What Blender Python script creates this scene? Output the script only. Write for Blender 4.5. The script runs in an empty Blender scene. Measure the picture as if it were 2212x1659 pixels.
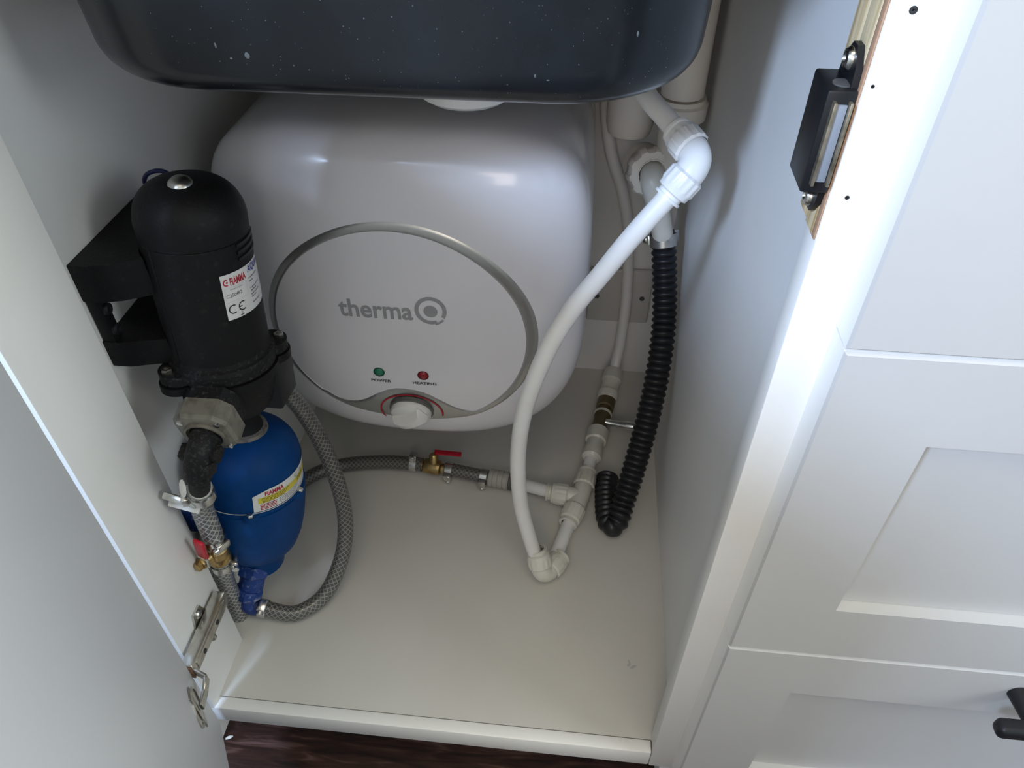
import bpy, bmesh, math, random
from mathutils import Vector, Matrix
random.seed(4)
V = Vector
PI = math.pi
R = math.radians
scene = bpy.context.scene
COL = scene.collection

# ------------------------------------------------------------------ camera
def cam_setup():
    yaw, pitch, roll = 0.0986610827, 0.737859702, 0.00243419
    f = V((-math.sin(yaw)*math.cos(pitch), math.cos(yaw)*math.cos(pitch), -math.sin(pitch)))
    r = V((math.cos(yaw), math.sin(yaw), 0)); u = r.cross(f)
    r2 = r*math.cos(roll) + u*math.sin(roll); u2 = -r*math.sin(roll) + u*math.cos(roll)
    m = Matrix((r2, u2, -f)).transposed().to_4x4()
    m.translation = V((0.31731, -0.28943, 0.71507))
    cd = bpy.data.cameras.new('camera'); cd.sensor_fit = 'HORIZONTAL'; cd.sensor_width = 36
    cd.lens = 1599.87/2212*36; cd.clip_start = 0.01; cd.clip_end = 50
    co = bpy.data.objects.new('camera', cd); COL.objects.link(co); co.matrix_world = m
    scene.camera = co
cam_setup()

# ------------------------------------------------------------------ light
w = bpy.data.worlds.new('world'); scene.world = w; w.use_nodes = True
bg = w.node_tree.nodes['Background']; bg.inputs[0].default_value = (0.62, 0.72, 0.9, 1); bg.inputs[1].default_value = 0.35
def area(name, loc, target, sx, sy, power, color):
    d = bpy.data.lights.new(name, 'AREA'); d.shape = 'RECTANGLE'; d.size = sx; d.size_y = sy; d.energy = power; d.color = color
    o = bpy.data.objects.new(name, d); COL.objects.link(o); o.location = loc
    o.rotation_euler = (V(target) - V(loc)).to_track_quat('-Z', 'Y').to_euler(); return o
area('window_daylight', (-0.24, -0.83, 1.20), (0.40, 0.05, 0.52), 0.18, 0.18, 18.5, (0.52, 0.69, 1.0))
area('front_fill', (0.28, -0.82, 0.80), (0.30, 0.0, 0.35), 0.26, 0.40, 2.2, (1.0, 0.85, 0.74))  # added low frontal fill; the front wall has no doorway here
area('overhead_fill', (0.42, -0.42, 1.70), (0.37, -0.07, 0.0), 0.90, 0.55, 5.2, (1.0, 0.89, 0.66))  # added warm fill from overhead
area('side_fill', (1.62, -0.40, 0.95), (0.0, -0.05, 0.4), 0.55, 0.50, 9.0, (0.92, 1.0, 1.0))  # added fill for the door's inner face; no window in the right wall
scene.view_settings.view_transform = 'Standard'
scene.view_settings.look = 'None'
scene.view_settings.gamma = 1.0
scene.view_settings.use_curve_mapping = False
scene.view_settings.exposure = 0.0

# ------------------------------------------------------------------ materials
MATS = {}
def mat(name, col, rough=0.5, metal=0.0, coat=0.0, noise=None, spec=0.5, trans=0.0, bump=0.0, bscale=200.0, alpha=1.0, ior=1.45):
    """noise = (scale, other colour, low, high): patches of another colour mixed by a noise texture"""
    if name in MATS: return MATS[name]
    m = bpy.data.materials.new(name); m.use_nodes = True
    nt = m.node_tree; b = nt.nodes['Principled BSDF']
    b.inputs['Base Color'].default_value = (*col, 1); b.inputs['Roughness'].default_value = rough
    b.inputs['Metallic'].default_value = metal; b.inputs['Coat Weight'].default_value = coat
    b.inputs['Coat Roughness'].default_value = 0.08
    b.inputs['Specular IOR Level'].default_value = spec; b.inputs['Transmission Weight'].default_value = trans
    b.inputs['Alpha'].default_value = alpha; b.inputs['IOR'].default_value = ior
    tc = nt.nodes.new('ShaderNodeTexCoord')
    if noise:
        n = nt.nodes.new('ShaderNodeTexNoise'); n.inputs['Scale'].default_value = noise[0]; n.inputs['Detail'].default_value = 5
        nt.links.new(tc.outputs['Object'], n.inputs['Vector'])
        mr = nt.nodes.new('ShaderNodeMapRange'); mr.inputs[1].default_value = noise[2]; mr.inputs[2].default_value = noise[3]
        nt.links.new(n.outputs['Fac'], mr.inputs[0])
        mx = nt.nodes.new('ShaderNodeMix'); mx.data_type = 'RGBA'
        mx.inputs[6].default_value = (*col, 1); mx.inputs[7].default_value = (*noise[1], 1)
        nt.links.new(mr.outputs[0], mx.inputs[0]); nt.links.new(mx.outputs[2], b.inputs['Base Color'])
    if bump:
        n2 = nt.nodes.new('ShaderNodeTexNoise'); n2.inputs['Scale'].default_value = bscale; n2.inputs['Detail'].default_value = 3
        nt.links.new(tc.outputs['Object'], n2.inputs['Vector'])
        bp = nt.nodes.new('ShaderNodeBump'); bp.inputs['Strength'].default_value = bump; bp.inputs['Distance'].default_value = 0.001
        nt.links.new(n2.outputs['Fac'], bp.inputs['Height']); nt.links.new(bp.outputs[0], b.inputs['Normal'])
    MATS[name] = m
    return m

PAINT = mat('white_gloss_paint', (0.90, 0.895, 0.87), 0.38, noise=(9, (0.86, 0.85, 0.81), 0.45, 0.75), bump=0.12, bscale=60)
WALLP = mat('interior_paint', (0.85, 0.85, 0.84), 0.45, noise=(7, (0.81, 0.81, 0.79), 0.4, 0.75), bump=0.1, bscale=90)
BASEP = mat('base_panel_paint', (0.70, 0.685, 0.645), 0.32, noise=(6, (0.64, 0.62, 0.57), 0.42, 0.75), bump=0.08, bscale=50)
DOORP = mat('door_paint', (0.89, 0.895, 0.90), 0.42, noise=(5, (0.86, 0.87, 0.88), 0.4, 0.7), bump=0.1, bscale=70)
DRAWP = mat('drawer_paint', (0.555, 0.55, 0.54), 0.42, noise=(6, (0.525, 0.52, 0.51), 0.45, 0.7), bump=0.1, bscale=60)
HEATW = mat('heater_gloss_white', (0.80, 0.785, 0.815), 0.2, coat=0.35)
HEATC = mat('heater_cream_casing', (0.77, 0.74, 0.62), 0.3, coat=0.2)
SILV = mat('brushed_silver', (0.50, 0.50, 0.48), 0.32, metal=0.85)
LOGO = mat('logo_grey', (0.34, 0.34, 0.35), 0.4)
INK = mat('black_ink', (0.02, 0.02, 0.022), 0.5)
REDI = mat('red_ink', (0.42, 0.02, 0.035), 0.5)
BLUEI = mat('blue_ink', (0.05, 0.05, 0.30), 0.5)
GREYI = mat('grey_ink', (0.22, 0.22, 0.24), 0.5)
PALEI = mat('pale_grey_ink', (0.5, 0.5, 0.5), 0.5)
YELL = mat('yellow_print', (0.72, 0.60, 0.07), 0.5)
PAPER = mat('label_paper', (0.78, 0.78, 0.76), 0.4)
GREENL = mat('green_lens', (0.02, 0.20, 0.11), 0.2)
REDL = mat('red_lens', (0.30, 0.02, 0.03), 0.2)
KNOB = mat('white_knob_plastic', (0.82, 0.81, 0.78), 0.3)
BLACK = mat('black_plastic', (0.007, 0.007, 0.008), 0.55, spec=0.3, noise=(160, (0.022, 0.022, 0.021), 0.60, 0.80), bump=0.3, bscale=500)
DUSTY = mat('dusty_black_plastic', (0.009, 0.009, 0.010), 0.6, spec=0.3, noise=(420, (0.07, 0.068, 0.064), 0.54, 0.84), bump=0.4, bscale=600)
BLACKS = mat('black_satin', (0.010, 0.011, 0.013), 0.42, spec=0.4)
BLUEP = mat('blue_plastic', (0.003, 0.048, 0.185), 0.5, spec=0.15, noise=(40, (0.005, 0.058, 0.21), 0.5, 0.7))
BLUED = mat('dark_blue_fitting', (0.012, 0.045, 0.22), 0.4, noise=(260, (0.20, 0.26, 0.40), 0.56, 0.78))
CHROME = mat('chrome_steel', (0.72, 0.72, 0.70), 0.22, metal=1.0, noise=(120, (0.5, 0.49, 0.46), 0.45, 0.7))
NICKEL = mat('nickel_hinge', (0.60, 0.585, 0.54), 0.28, metal=1.0, noise=(90, (0.42, 0.39, 0.33), 0.5, 0.75))
BRASS = mat('brass', (0.52, 0.36, 0.15), 0.32, metal=1.0, noise=(150, (0.30, 0.22, 0.12), 0.45, 0.7))
DBRASS = mat('dark_brass', (0.22, 0.17, 0.10), 0.4, metal=0.8)
COPPERE = mat('coppery_edge', (0.26, 0.15, 0.10), 0.5, metal=0.4)
REDH = mat('red_lever_plastic', (0.50, 0.012, 0.03), 0.35, noise=(300, (0.6, 0.2, 0.2), 0.66, 0.8))
PIPEW = mat('white_pipe_plastic', (0.90, 0.90, 0.89), 0.28, noise=(30, (0.87, 0.86, 0.83), 0.45, 0.75))
FITW = mat('white_fitting_plastic', (0.90, 0.91, 0.90), 0.22)
FITC = mat('cream_fitting_plastic', (0.76, 0.75, 0.68), 0.3, noise=(60, (0.68, 0.66, 0.56), 0.45, 0.75))
TRAPW = mat('waste_trap_plastic', (0.84, 0.81, 0.74), 0.4)
GREYF = mat('grey_fitting_plastic', (0.42, 0.41, 0.37), 0.45)
MAGN = mat('grey_magnet', (0.26, 0.29, 0.34), 0.5)
SOCK = mat('socket_plate_plastic', (0.60, 0.59, 0.56), 0.4)
DARKH = mat('dark_hole', (0.03, 0.03, 0.03), 0.8)
SPOT = mat('paint_spot', (0.50, 0.50, 0.48), 0.7)
CLEARP = mat('clear_smoky_plastic', (0.38, 0.36, 0.30), 0.10, trans=0.5, ior=1.35, noise=(120, (0.20, 0.19, 0.155), 0.45, 0.8))
WTOP = mat('worktop_laminate', (0.20, 0.13, 0.08), 0.4)
CEIL = mat('ceiling_paint', (0.75, 0.75, 0.73), 0.6)

def wood_mat():
    m = bpy.data.materials.new('pine_batten_wood'); m.use_nodes = True; nt = m.node_tree; b = nt.nodes['Principled BSDF']
    tc = nt.nodes.new('ShaderNodeTexCoord'); mp = nt.nodes.new('ShaderNodeMapping'); mp.inputs['Scale'].default_value = (160, 160, 12)
    n = nt.nodes.new('ShaderNodeTexNoise'); n.inputs['Scale'].default_value = 1.2; n.inputs['Detail'].default_value = 4
    cr = nt.nodes.new('ShaderNodeValToRGB'); cr.color_ramp.elements[0].color = (0.50, 0.34, 0.16, 1); cr.color_ramp.elements[1].color = (0.80, 0.66, 0.42, 1)
    cr.color_ramp.elements[0].position = 0.32; cr.color_ramp.elements[1].position = 0.55
    nt.links.new(tc.outputs['Object'], mp.inputs[0]); nt.links.new(mp.outputs[0], n.inputs['Vector']); nt.links.new(n.outputs['Fac'], cr.inputs[0])
    nt.links.new(cr.outputs[0], b.inputs['Base Color']); b.inputs['Roughness'].default_value = 0.65
    return m
PINE = wood_mat()
def floor_mat():
    m = bpy.data.materials.new('dark_laminate_wood'); m.use_nodes = True; nt = m.node_tree; b = nt.nodes['Principled BSDF']
    tc = nt.nodes.new('ShaderNodeTexCoord'); mp = nt.nodes.new('ShaderNodeMapping'); mp.inputs['Scale'].default_value = (14, 110, 14)
    n = nt.nodes.new('ShaderNodeTexNoise'); n.inputs['Scale'].default_value = 1.0; n.inputs['Detail'].default_value = 6; n.inputs['Distortion'].default_value = 1.2
    cr = nt.nodes.new('ShaderNodeValToRGB'); e = cr.color_ramp.elements
    e[0].position = 0.36; e[0].color = (0.010, 0.004, 0.003, 1); e[1].position = 0.78; e[1].color = (0.15, 0.085, 0.075, 1)
    k = e.new(0.56); k.color = (0.040, 0.016, 0.011, 1)
    nt.links.new(tc.outputs['Object'], mp.inputs[0]); nt.links.new(mp.outputs[0], n.inputs['Vector']); nt.links.new(n.outputs['Fac'], cr.inputs[0])
    nt.links.new(cr.outputs[0], b.inputs['Base Color']); b.inputs['Roughness'].default_value = 0.42
    return m
DARKWOOD = floor_mat()
def sink_mat():
    m = bpy.data.materials.new('dark_composite_speckled'); m.use_nodes = True; nt = m.node_tree; b = nt.nodes['Principled BSDF']
    tc = nt.nodes.new('ShaderNodeTexCoord')
    vo = nt.nodes.new('ShaderNodeTexVoronoi'); vo.inputs['Scale'].default_value = 640
    n = nt.nodes.new('ShaderNodeTexNoise'); n.inputs['Scale'].default_value = 14; n.inputs['Detail'].default_value = 4
    for k in (vo, n): nt.links.new(tc.outputs['Object'], k.inputs['Vector'])
    sep = nt.nodes.new('ShaderNodeSeparateColor'); nt.links.new(vo.outputs['Color'], sep.inputs[0])
    rad = nt.nodes.new('ShaderNodeMath'); rad.operation = 'MULTIPLY_ADD'; rad.inputs[1].default_value = 1.6; rad.inputs[2].default_value = -1.36
    nt.links.new(sep.outputs[0], rad.inputs[0])
    lt = nt.nodes.new('ShaderNodeMath'); lt.operation = 'LESS_THAN'; nt.links.new(vo.outputs['Distance'], lt.inputs[0]); nt.links.new(rad.outputs[0], lt.inputs[1])
    mr = nt.nodes.new('ShaderNodeMapRange'); mr.inputs[1].default_value = 0.4; mr.inputs[2].default_value = 0.7; nt.links.new(n.outputs['Fac'], mr.inputs[0])
    mx = nt.nodes.new('ShaderNodeMix'); mx.data_type = 'RGBA'; mx.inputs[6].default_value = (0.006, 0.008, 0.010, 1); mx.inputs[7].default_value = (0.014, 0.018, 0.022, 1)
    nt.links.new(mr.outputs[0], mx.inputs[0])
    m2 = nt.nodes.new('ShaderNodeMix'); m2.data_type = 'RGBA'; m2.inputs[7].default_value = (0.10, 0.11, 0.12, 1)
    nt.links.new(lt.outputs[0], m2.inputs[0]); nt.links.new(mx.outputs[2], m2.inputs[6]); nt.links.new(m2.outputs[2], b.inputs['Base Color'])
    b.inputs['Roughness'].default_value = 0.24; b.inputs['Specular IOR Level'].default_value = 0.45
    return m
SINKM = sink_mat()
def braid_mat(name, base, line, n_around, per_m, width, rough=0.3):
    """clear hose with a criss-cross of reinforcing threads, drawn from the tube's own UVs"""
    m = bpy.data.materials.new(name); m.use_nodes = True; nt = m.node_tree; b = nt.nodes['Principled BSDF']
    uv = nt.nodes.new('ShaderNodeUVMap'); sp = nt.nodes.new('ShaderNodeSeparateXYZ'); nt.links.new(uv.outputs[0], sp.inputs[0])
    def mth(op, a, c=None):
        k = nt.nodes.new('ShaderNodeMath'); k.operation = op
        for i, q in enumerate((a, c)):
            if q is None: continue
            if isinstance(q, (int, float)): k.inputs[i].default_value = q
            else: nt.links.new(q, k.inputs[i])
        return k.outputs[0]
    a = mth('MULTIPLY', sp.outputs[0], n_around); c = mth('MULTIPLY', sp.outputs[1], per_m)
    l1 = mth('LESS_THAN', mth('FRACT', mth('ADD', a, c)), width); l2 = mth('LESS_THAN', mth('FRACT', mth('SUBTRACT', a, c)), width)
    o = mth('MAXIMUM', l1, l2)
    mx = nt.nodes.new('ShaderNodeMix'); mx.data_type = 'RGBA'; mx.inputs[6].default_value = (*base, 1); mx.inputs[7].default_value = (*line, 1)
    nt.links.new(o, mx.inputs[0]); nt.links.new(mx.outputs[2], b.inputs['Base Color'])
    b.inputs['Roughness'].default_value = rough; b.inputs['Coat Weight'].default_value = 0.3
    return m
BRAID = braid_mat('braided_clear_hose', (0.085, 0.082, 0.075), (0.27, 0.265, 0.25), 9, 170, 0.2)
BRAIDI = braid_mat('braided_inlet_hose', (0.10, 0.10, 0.096), (0.44, 0.44, 0.42), 10, 120, 0.2)
BRAIDR = braid_mat('braided_rear_hose', (0.075, 0.07, 0.063), (0.19, 0.18, 0.165), 9, 170, 0.24)
CORR = mat('black_corrugated_plastic', (0.016, 0.017, 0.02), 0.34)

# ------------------------------------------------------------------ mesh helpers
class MB:
    def __init__(s): s.v = []; s.f = []; s.uv = None
    def add(s, vs, fs, M=None):
        o = len(s.v)
        s.v += [tuple(M @ V(q)) if M is not None else tuple(q) for q in vs]
        s.f += [tuple(i+o for i in f) for f in fs]
        return s
    def box(s, a, b, bev=0.0, M=None, seg=2):
        bm = bmesh.new(); bmesh.ops.create_cube(bm, size=1)
        for q in bm.verts: q.co = V([(a[i]+b[i])/2 + q.co[i]*abs(b[i]-a[i]) for i in range(3)])
        if bev: bmesh.ops.bevel(bm, geom=bm.edges[:], offset=bev, segments=seg, affect='EDGES', profile=0.5)
        bm.verts.index_update(); s.add([q.co.copy() for q in bm.verts], [[q.index for q in f.verts] for f in bm.faces], M); bm.free(); return s
    def lathe(s, prof, M=None, n=32, cap0=True, cap1=True, a0=0, a1=2*PI):
        vs = []; fs = []; full = abs(a1-a0-2*PI) < 1e-6; k = n if full else n+1
        for r, z in prof:
            for i in range(k):
                t = a0 + (a1-a0)*i/n; vs.append((r*math.cos(t), r*math.sin(t), z))
        for j in range(len(prof)-1):
            for i in range(n):
                i2 = (i+1) % k; fs.append((j*k+i, j*k+i2, (j+1)*k+i2, (j+1)*k+i))
        if cap0: fs.append(tuple(reversed(range(k))))
        if cap1: fs.append(tuple((len(prof)-1)*k+i for i in range(k)))
        return s.add(vs, fs, M)
    def cyl(s, p0, p1, r0, r1=None, n=24, bev=0.0):
        r1 = r0 if r1 is None else r1; p0 = V(p0); p1 = V(p1); L = (p1-p0).length
        prof = [(r0, 0), (r1, L)] if not bev else [(r0-bev, 0), (r0, bev), (r1, L-bev), (r1-bev, L)]
        return s.lathe(prof, frame(p0, p1-p0), n)
    def prism(s, poly, d, M=None):
        n = len(poly); vs = [(x, y, 0) for x, y in poly] + [(x, y, d) for x, y in poly]
        fs = [tuple(reversed(range(n))), tuple(range(n, 2*n))] + [(i, (i+1) % n, n+(i+1) % n, n+i) for i in range(n)]
        return s.add(vs, fs, M)
    def sweep(s, pts, rad, n=20, caps=True, uv=False, M=None):
        pts = [V(q) for q in pts]; L = 0; T = []
        for i in range(len(pts)):
            T.append((pts[min(i+1, len(pts)-1)] - pts[max(i-1, 0)]).normalized())
        nrm = T[0].orthogonal().normalized(); vs = []; fs = []; lens = []
        for i, q in enumerate(pts):
            if i: L += (q-pts[i-1]).length
            lens.append(L)
            nrm = (nrm - T[i]*nrm.dot(T[i])).normalized(); b = T[i].cross(nrm)
            r = rad(i/(len(pts)-1), L) if callable(rad) else rad
            for k in range(n):
                t = 2*PI*k/n; vs.append(q + (nrm*math.cos(t) + b*math.sin(t))*r)
        for i in range(len(pts)-1):
            for k in range(n):
                fs.append((i*n+k, i*n+(k+1) % n, (i+1)*n+(k+1) % n, (i+1)*n+k))
        if uv:
            s.uv = []
            for i in range(len(pts)-1):
                for k in range(n):
                    s.uv += [(k/n, lens[i]), ((k+1)/n, lens[i]), ((k+1)/n, lens[i+1]), (k/n, lens[i+1])]
        if caps:
            fs.append(tuple(reversed(range(n)))); fs.append(tuple((len(pts)-1)*n+k for k in range(n)))
            if uv: s.uv += [(0.5, 0)]*(2*n)
        return s.add(vs, fs, M)
    def build(s, name, m, parent=None, smooth=35, org=None):
        if parent is not None: o0 = V(parent['_o'])
        elif org is not None: o0 = V(org)
        else:
            xs = [q[0] for q in s.v]; ys = [q[1] for q in s.v]; zs = [q[2] for q in s.v]
            o0 = V(((min(xs)+max(xs))/2, (min(ys)+max(ys))/2, min(zs)))
        me = bpy.data.meshes.new(name); me.from_pydata([tuple(V(q)-o0) for q in s.v], [], s.f); me.update()
        bm = bmesh.new(); bm.from_mesh(me); bmesh.ops.recalc_face_normals(bm, faces=bm.faces[:]); 
        if s.uv is None: bm.to_mesh(me)
        bm.free()
        if s.uv is not None:
            ul = me.uv_layers.new(name='UVMap')
            for i, q in enumerate(s.uv[:len(ul.data)]): ul.data[i].uv = q
        me.materials.append(m)
        if smooth:
            for q in me.polygons: q.use_smooth = True
            me.set_sharp_from_angle(angle=R(smooth))
        o = bpy.data.objects.new(name, me); COL.objects.link(o)
        if parent is not None: o.parent = parent
        else: o.location = o0
        o['_o'] = tuple(o0); ALL.append(o)
        return o
ALL = []
def frame(o, z, x=None):
    z = V(z).normalized()
    if x is None: x = z.orthogonal()
    x = V(x); x = (x - z*x.dot(z)).normalized(); y = z.cross(x)
    m = Matrix((x, y, z)).transposed().to_4x4(); m.translation = V(o); return m
def spline(pts, step=0.003):
    """Catmull-Rom through pts, resampled evenly"""
    P = [V(q) for q in pts]; P = [2*P[0]-P[1]] + P + [2*P[-1]-P[-2]]; out = []
    for i in range(1, len(P)-2):
        for k in range(24):
            t = k/24; a, b, c, d = P[i-1:i+3]
            out.append(0.5*((2*b) + (c-a)*t + (2*a-5*b+4*c-d)*t*t + (3*b-a-3*c+d)*t**3))
    out.append(P[-2]); res = [out[0]]; acc = 0
    tot = sum((out[i+1]-out[i]).length for i in range(len(out)-1)); n = max(4, int(tot/step)); st = tot/n; nxt = st; L = 0
    for i in range(len(out)-1):
        d = (out[i+1]-out[i]).length
        while d > 0 and L+d >= nxt-1e-9 and len(res) < n+1:
            res.append(out[i].lerp(out[i+1], (nxt-L)/d)); nxt += st
        L += d
    return res
def tag(o, label, cat, group=None, kind=None):
    o['label'] = label; o['category'] = cat
    if group: o['group'] = group
    if kind: o['kind'] = kind
    return o
def thing(name, loc, label, cat, group=None):
    o = bpy.data.objects.new(name, None); o.empty_display_size = 0.02; COL.objects.link(o); o.location = loc; o['_o'] = tuple(loc); ALL.append(o)
    return tag(o, label, cat, group)
def struct(o): o['kind'] = 'structure'; return o
def text_mesh(body, size, bold=0.0, sx=1.0):
    cu = bpy.data.curves.new('lettering', 'FONT'); cu.body = body; cu.size = 1.0; cu.offset = bold; cu.resolution_u = 3
    ob = bpy.data.objects.new('lettering', cu); COL.objects.link(ob)
    dg = bpy.context.evaluated_depsgraph_get(); dg.update(); me = ob.evaluated_get(dg).to_mesh()
    vs = [(q.co.x*size*sx, q.co.y*size) for q in me.vertices]; fs = [tuple(p.vertices) for p in me.polygons]
    ob.evaluated_get(dg).to_mesh_clear(); bpy.data.objects.remove(ob); bpy.data.curves.remove(cu)
    return vs, fs
def text_fit(body, wid, hgt, bold=0.0):
    """lettering scaled to wid x hgt, lower left at 0,0"""
    vs, fs = text_mesh(body, 1.0, bold)
    x0 = min(q[0] for q in vs); x1 = max(q[0] for q in vs); y0 = min(q[1] for q in vs); y1 = max(q[1] for q in vs)
    return [((x-x0)/(x1-x0)*wid, (y-y0)/(y1-y0)*hgt) for x, y in vs], fs
def dedupe(pts): return pts

# ================================================================== THE PLACE
XL, XR, YB = -0.027, 0.4376, 0.540       # inner faces of the cabinet's sides and back
ZT = 0.765                                # underside of the worktop
ZF = -0.11                                # room floor

# ---- room shell
fl = MB().box((-1.3, -0.86, ZF-0.04), (1.7, 0.62, ZF-0.006)).build('floor', DARKH, smooth=0)
struct(fl)
yy = -0.86; row = 0
while yy < 0.60:
    xx = -1.3 - 0.37*(row % 3)
    while xx < 1.7:
        a = max(xx, -1.3); b = min(xx+1.1, 1.7)
        if b-a > 0.02: MB().box((a+0.0006, yy+0.0006, ZF-0.006), (b-0.0006, yy+0.129, ZF), 0.0008, seg=1).build('plank', DARKWOOD, fl)
        xx += 1.1
    yy += 0.13; row += 1
struct(MB().box((-1.32, -0.90, 1.9), (1.72, 0.66, 1.94)).build('ceiling', CEIL, smooth=0))
wf = MB()
for a, b in (((-1.3, -0.90, ZF), (-0.44, -0.86, 1.9)), ((-0.04, -0.90, ZF), (1.7, -0.86, 1.9)), ((-0.44, -0.90, ZF), (-0.04, -0.86, 0.96)), ((-0.44, -0.90, 1.32), (-0.04, -0.86, 1.9))): wf.box(a, b)
struct(wf.build('wall_front', CEIL, smooth=0))
struct(MB().box((-1.34, -0.90, ZF), (-1.3, 0.66, 1.9)).build('wall_left', CEIL, smooth=0))
struct(MB().box((1.7, -0.90, ZF), (1.74, 0.66, 1.9)).build('wall_right', CEIL, smooth=0))
struct(MB().box((-1.3, 0.60, ZF), (1.7, 0.64, 1.9)).build('wall_back', CEIL, smooth=0))
wn = MB()
for a, b in (((-0.44, -0.89, 0.96), (-0.415, -0.86, 1.32)), ((-0.065, -0.89, 0.96), (-0.04, -0.86, 1.32)), ((-0.415, -0.89, 0.96), (-0.065, -0.86, 0.985)), ((-0.415, -0.89, 1.295), (-0.065, -0.86, 1.32))): wn.box(a, b, 0.003)
struct(wn.build('window_1', CEIL))

# ---- sink cabinet
cab = thing('sink_cabinet', (0.2, 0.25, ZF), 'white painted open base cabinet holding the water heater and pump', 'cabinet')
MB().box((XL-0.018, 0.0, ZF), (XL, YB, ZT)).build('side_panel', WALLP, cab)
MB().box((XR, 0.018, ZF), (0.4552, YB, ZT)).build('side_panel', WALLP, cab)
MB().box((XL-0.018, YB, ZF), (0.4552, YB+0.012, ZT)).build('back_panel', WALLP, cab)
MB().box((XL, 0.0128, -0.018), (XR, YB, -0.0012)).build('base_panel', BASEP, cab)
MB().box((XL, 0.0, -0.002), (0.0, 0.073, ZT), 0.0012).build('hinge_stile', PAINT, cab)
MB().box((0.42, 0.0, -0.0285), (0.4552, 0.0178, ZT), 0.0012).build('stile', PAINT, cab)
MB().box((XL, 0.0, -0.0275), (0.4195, 0.0122, 0.0), 0.0016).build('bottom_rail', PAINT, cab)
MB().box((0.0, 0.0, 0.705), (0.42, 0.018, ZT), 0.001).build('top_rail', PAINT, cab)
MB().box((XL, 0.055, ZF), (0.4552, 0.068, -0.018)).build('plinth', PAINT, cab)
bt = MB(); bt.box((0.4190, 0.0055, 0.546), (0.4199, 0.0180, 0.700), 0.0004); bt.box((0.4190, 0.0182, 0.546), (XR-0.0004, 0.0335, ZT), 0.0020, seg=2); b_ = bt.build('batten', PINE, cab); b_['label'] = 'bare pine batten'
MB().box((0.4191, 0.0010, 0.546), (0.4199, 0.0054, 0.700), 0.0003).build('raw_edge', mat('raw_brown_edge', (0.50, 0.31, 0.20), 0.7), cab)
for x, z, r in ((0.428, 0.6386, 0.0012), (0.427, 0.5671, 0.0008), (0.4228, 0.6122, 0.0006)):
    h = MB().lathe([(r*1.2, 0), (r*1.2, 0.0003), (r*0.5, 0.0004), (0.0003, 0.0001)], frame((x, 0.0001, z), (0, -1, 0)), 12).build('nail_hole', DARKH, cab)
for (x, y, sx, sy, a) in ((0.4007, 0.0876, 0.0035, 0.0009, 1.9), (0.4045, 0.0835, 0.0040, 0.0014, 0.5), (0.3997, 0.0845, 0.0016, 0.0014, 0)):
    MB().lathe([(1.0, 0), (0.5, 0.3)], Matrix.Translation((x, y, -0.0012)) @ Matrix.Rotation(a, 4, 'Z') @ Matrix.Diagonal((sx, sy, 0.0005, 1)), 12).build('scuff_mark', SPOT, cab)

# door, about sixty degrees open, inner face towards the camera
DH = V((0.0111, -0.0127, 0)); DU = V((0.532, -0.8467, 0)).normalized(); DN = V((DU.y*-1, DU.x, 0))   # DN: inner face normal
DM = Matrix((DU, -DN, V((0, 0, 1)))).transposed().to_4x4(); DM.translation = DH
door = MB().box((0.0, 0.0, 0.0015), (0.425, 0.018, 0.705), 0.0015, M=DM).build('cabinet_door', DOORP, cab)
door['label'] = 'open white cabinet door, flat inner face'

# hinge on the stile
HZ = 0.099
hg = MB(); hg.box((0.0002, 0.022, HZ-0.0045), (0.004, 0.064, HZ+0.0045), 0.0006)
hg.add(*(lambda p: ([(0.0002, y, z) for y, z in p] + [(0.0022, y, z) for y, z in p], [tuple(range(len(p)))[::-1], tuple(range(len(p), 2*len(p)))] + [(i, (i+1) % len(p), len(p)+(i+1) % len(p), len(p)+i) for i in range(len(p))]))(
    [(0.028, HZ-0.020), (0.040, HZ-0.020), (0.044, HZ-0.008), (0.047, HZ), (0.044, HZ+0.008), (0.040, HZ+0.020), (0.028, HZ+0.020), (0.025, HZ+0.008), (0.024, HZ), (0.025, HZ-0.008)]))
hinge = hg.build('hinge', NICKEL, cab); hinge['label'] = 'nickel concealed hinge'
arm = MB(); arm.box((0.003, -0.012, HZ-0.0085), (0.0145, 0.063, HZ+0.0085), 0.002)
arm.box((0.013, -0.006, HZ-0.0055), (0.0155, 0.056, HZ+0.0055), 0.0008); arm.build('hinge_arm', NICKEL, hinge)
MB().box((0.003, -0.0135, HZ-0.0082), (0.0142, -0.0119, HZ+0.0082), 0.0004).build('arm_end', COPPERE, hinge)
for z in (HZ-0.0145, HZ+0.0145):
    MB().lathe([(0.0042, 0), (0.0042, 0.0008), (0.003, 0.0022), (0.0008, 0.0024)], frame((0.0022, 0.034, z), (1, 0, 0)), 16).build('screw', NICKEL, hinge)
MB().lathe([(0.0032, 0), (0.0032, 0.004), (0.0024, 0.005), (0.0006, 0.0042)], frame((0.0115, 0.027, HZ-0.0085), (0.25, -0.1, -1)), 14).build('screw', NICKEL, hinge)
for y in (0.008, 0.036):
    MB().lathe([(0.0024, 0), (0.0024, 0.0006), (0.0003, 0.0006)], frame((0.0155, y, HZ), (1, 0, 0)), 14).build('adjuster_slot', DARKH, hinge)
lk = MB()
q0 = V((0.006, -0.011, HZ)); 
def dpt(s, z, off): return DH + DU*s + DN*off + V((0, 0, z))
lp = [(0.0085, -0.009, HZ), tuple(dpt(0.010, HZ-0.001, 0.0115)), tuple(dpt(0.020, HZ-0.004, 0.008)), tuple(dpt(0.032, HZ-0.004, 0.003))]
for k in range(3):
    a, b = V(lp[k]), V(lp[k+1]); lk.box((-0.005, -0.0013, 0), (0.005, 0.0013, (b-a).length+0.0008), 0.0004, M=frame(a, b-a, (0, 0, 1)))
lk.build('link', NICKEL, hinge)
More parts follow.
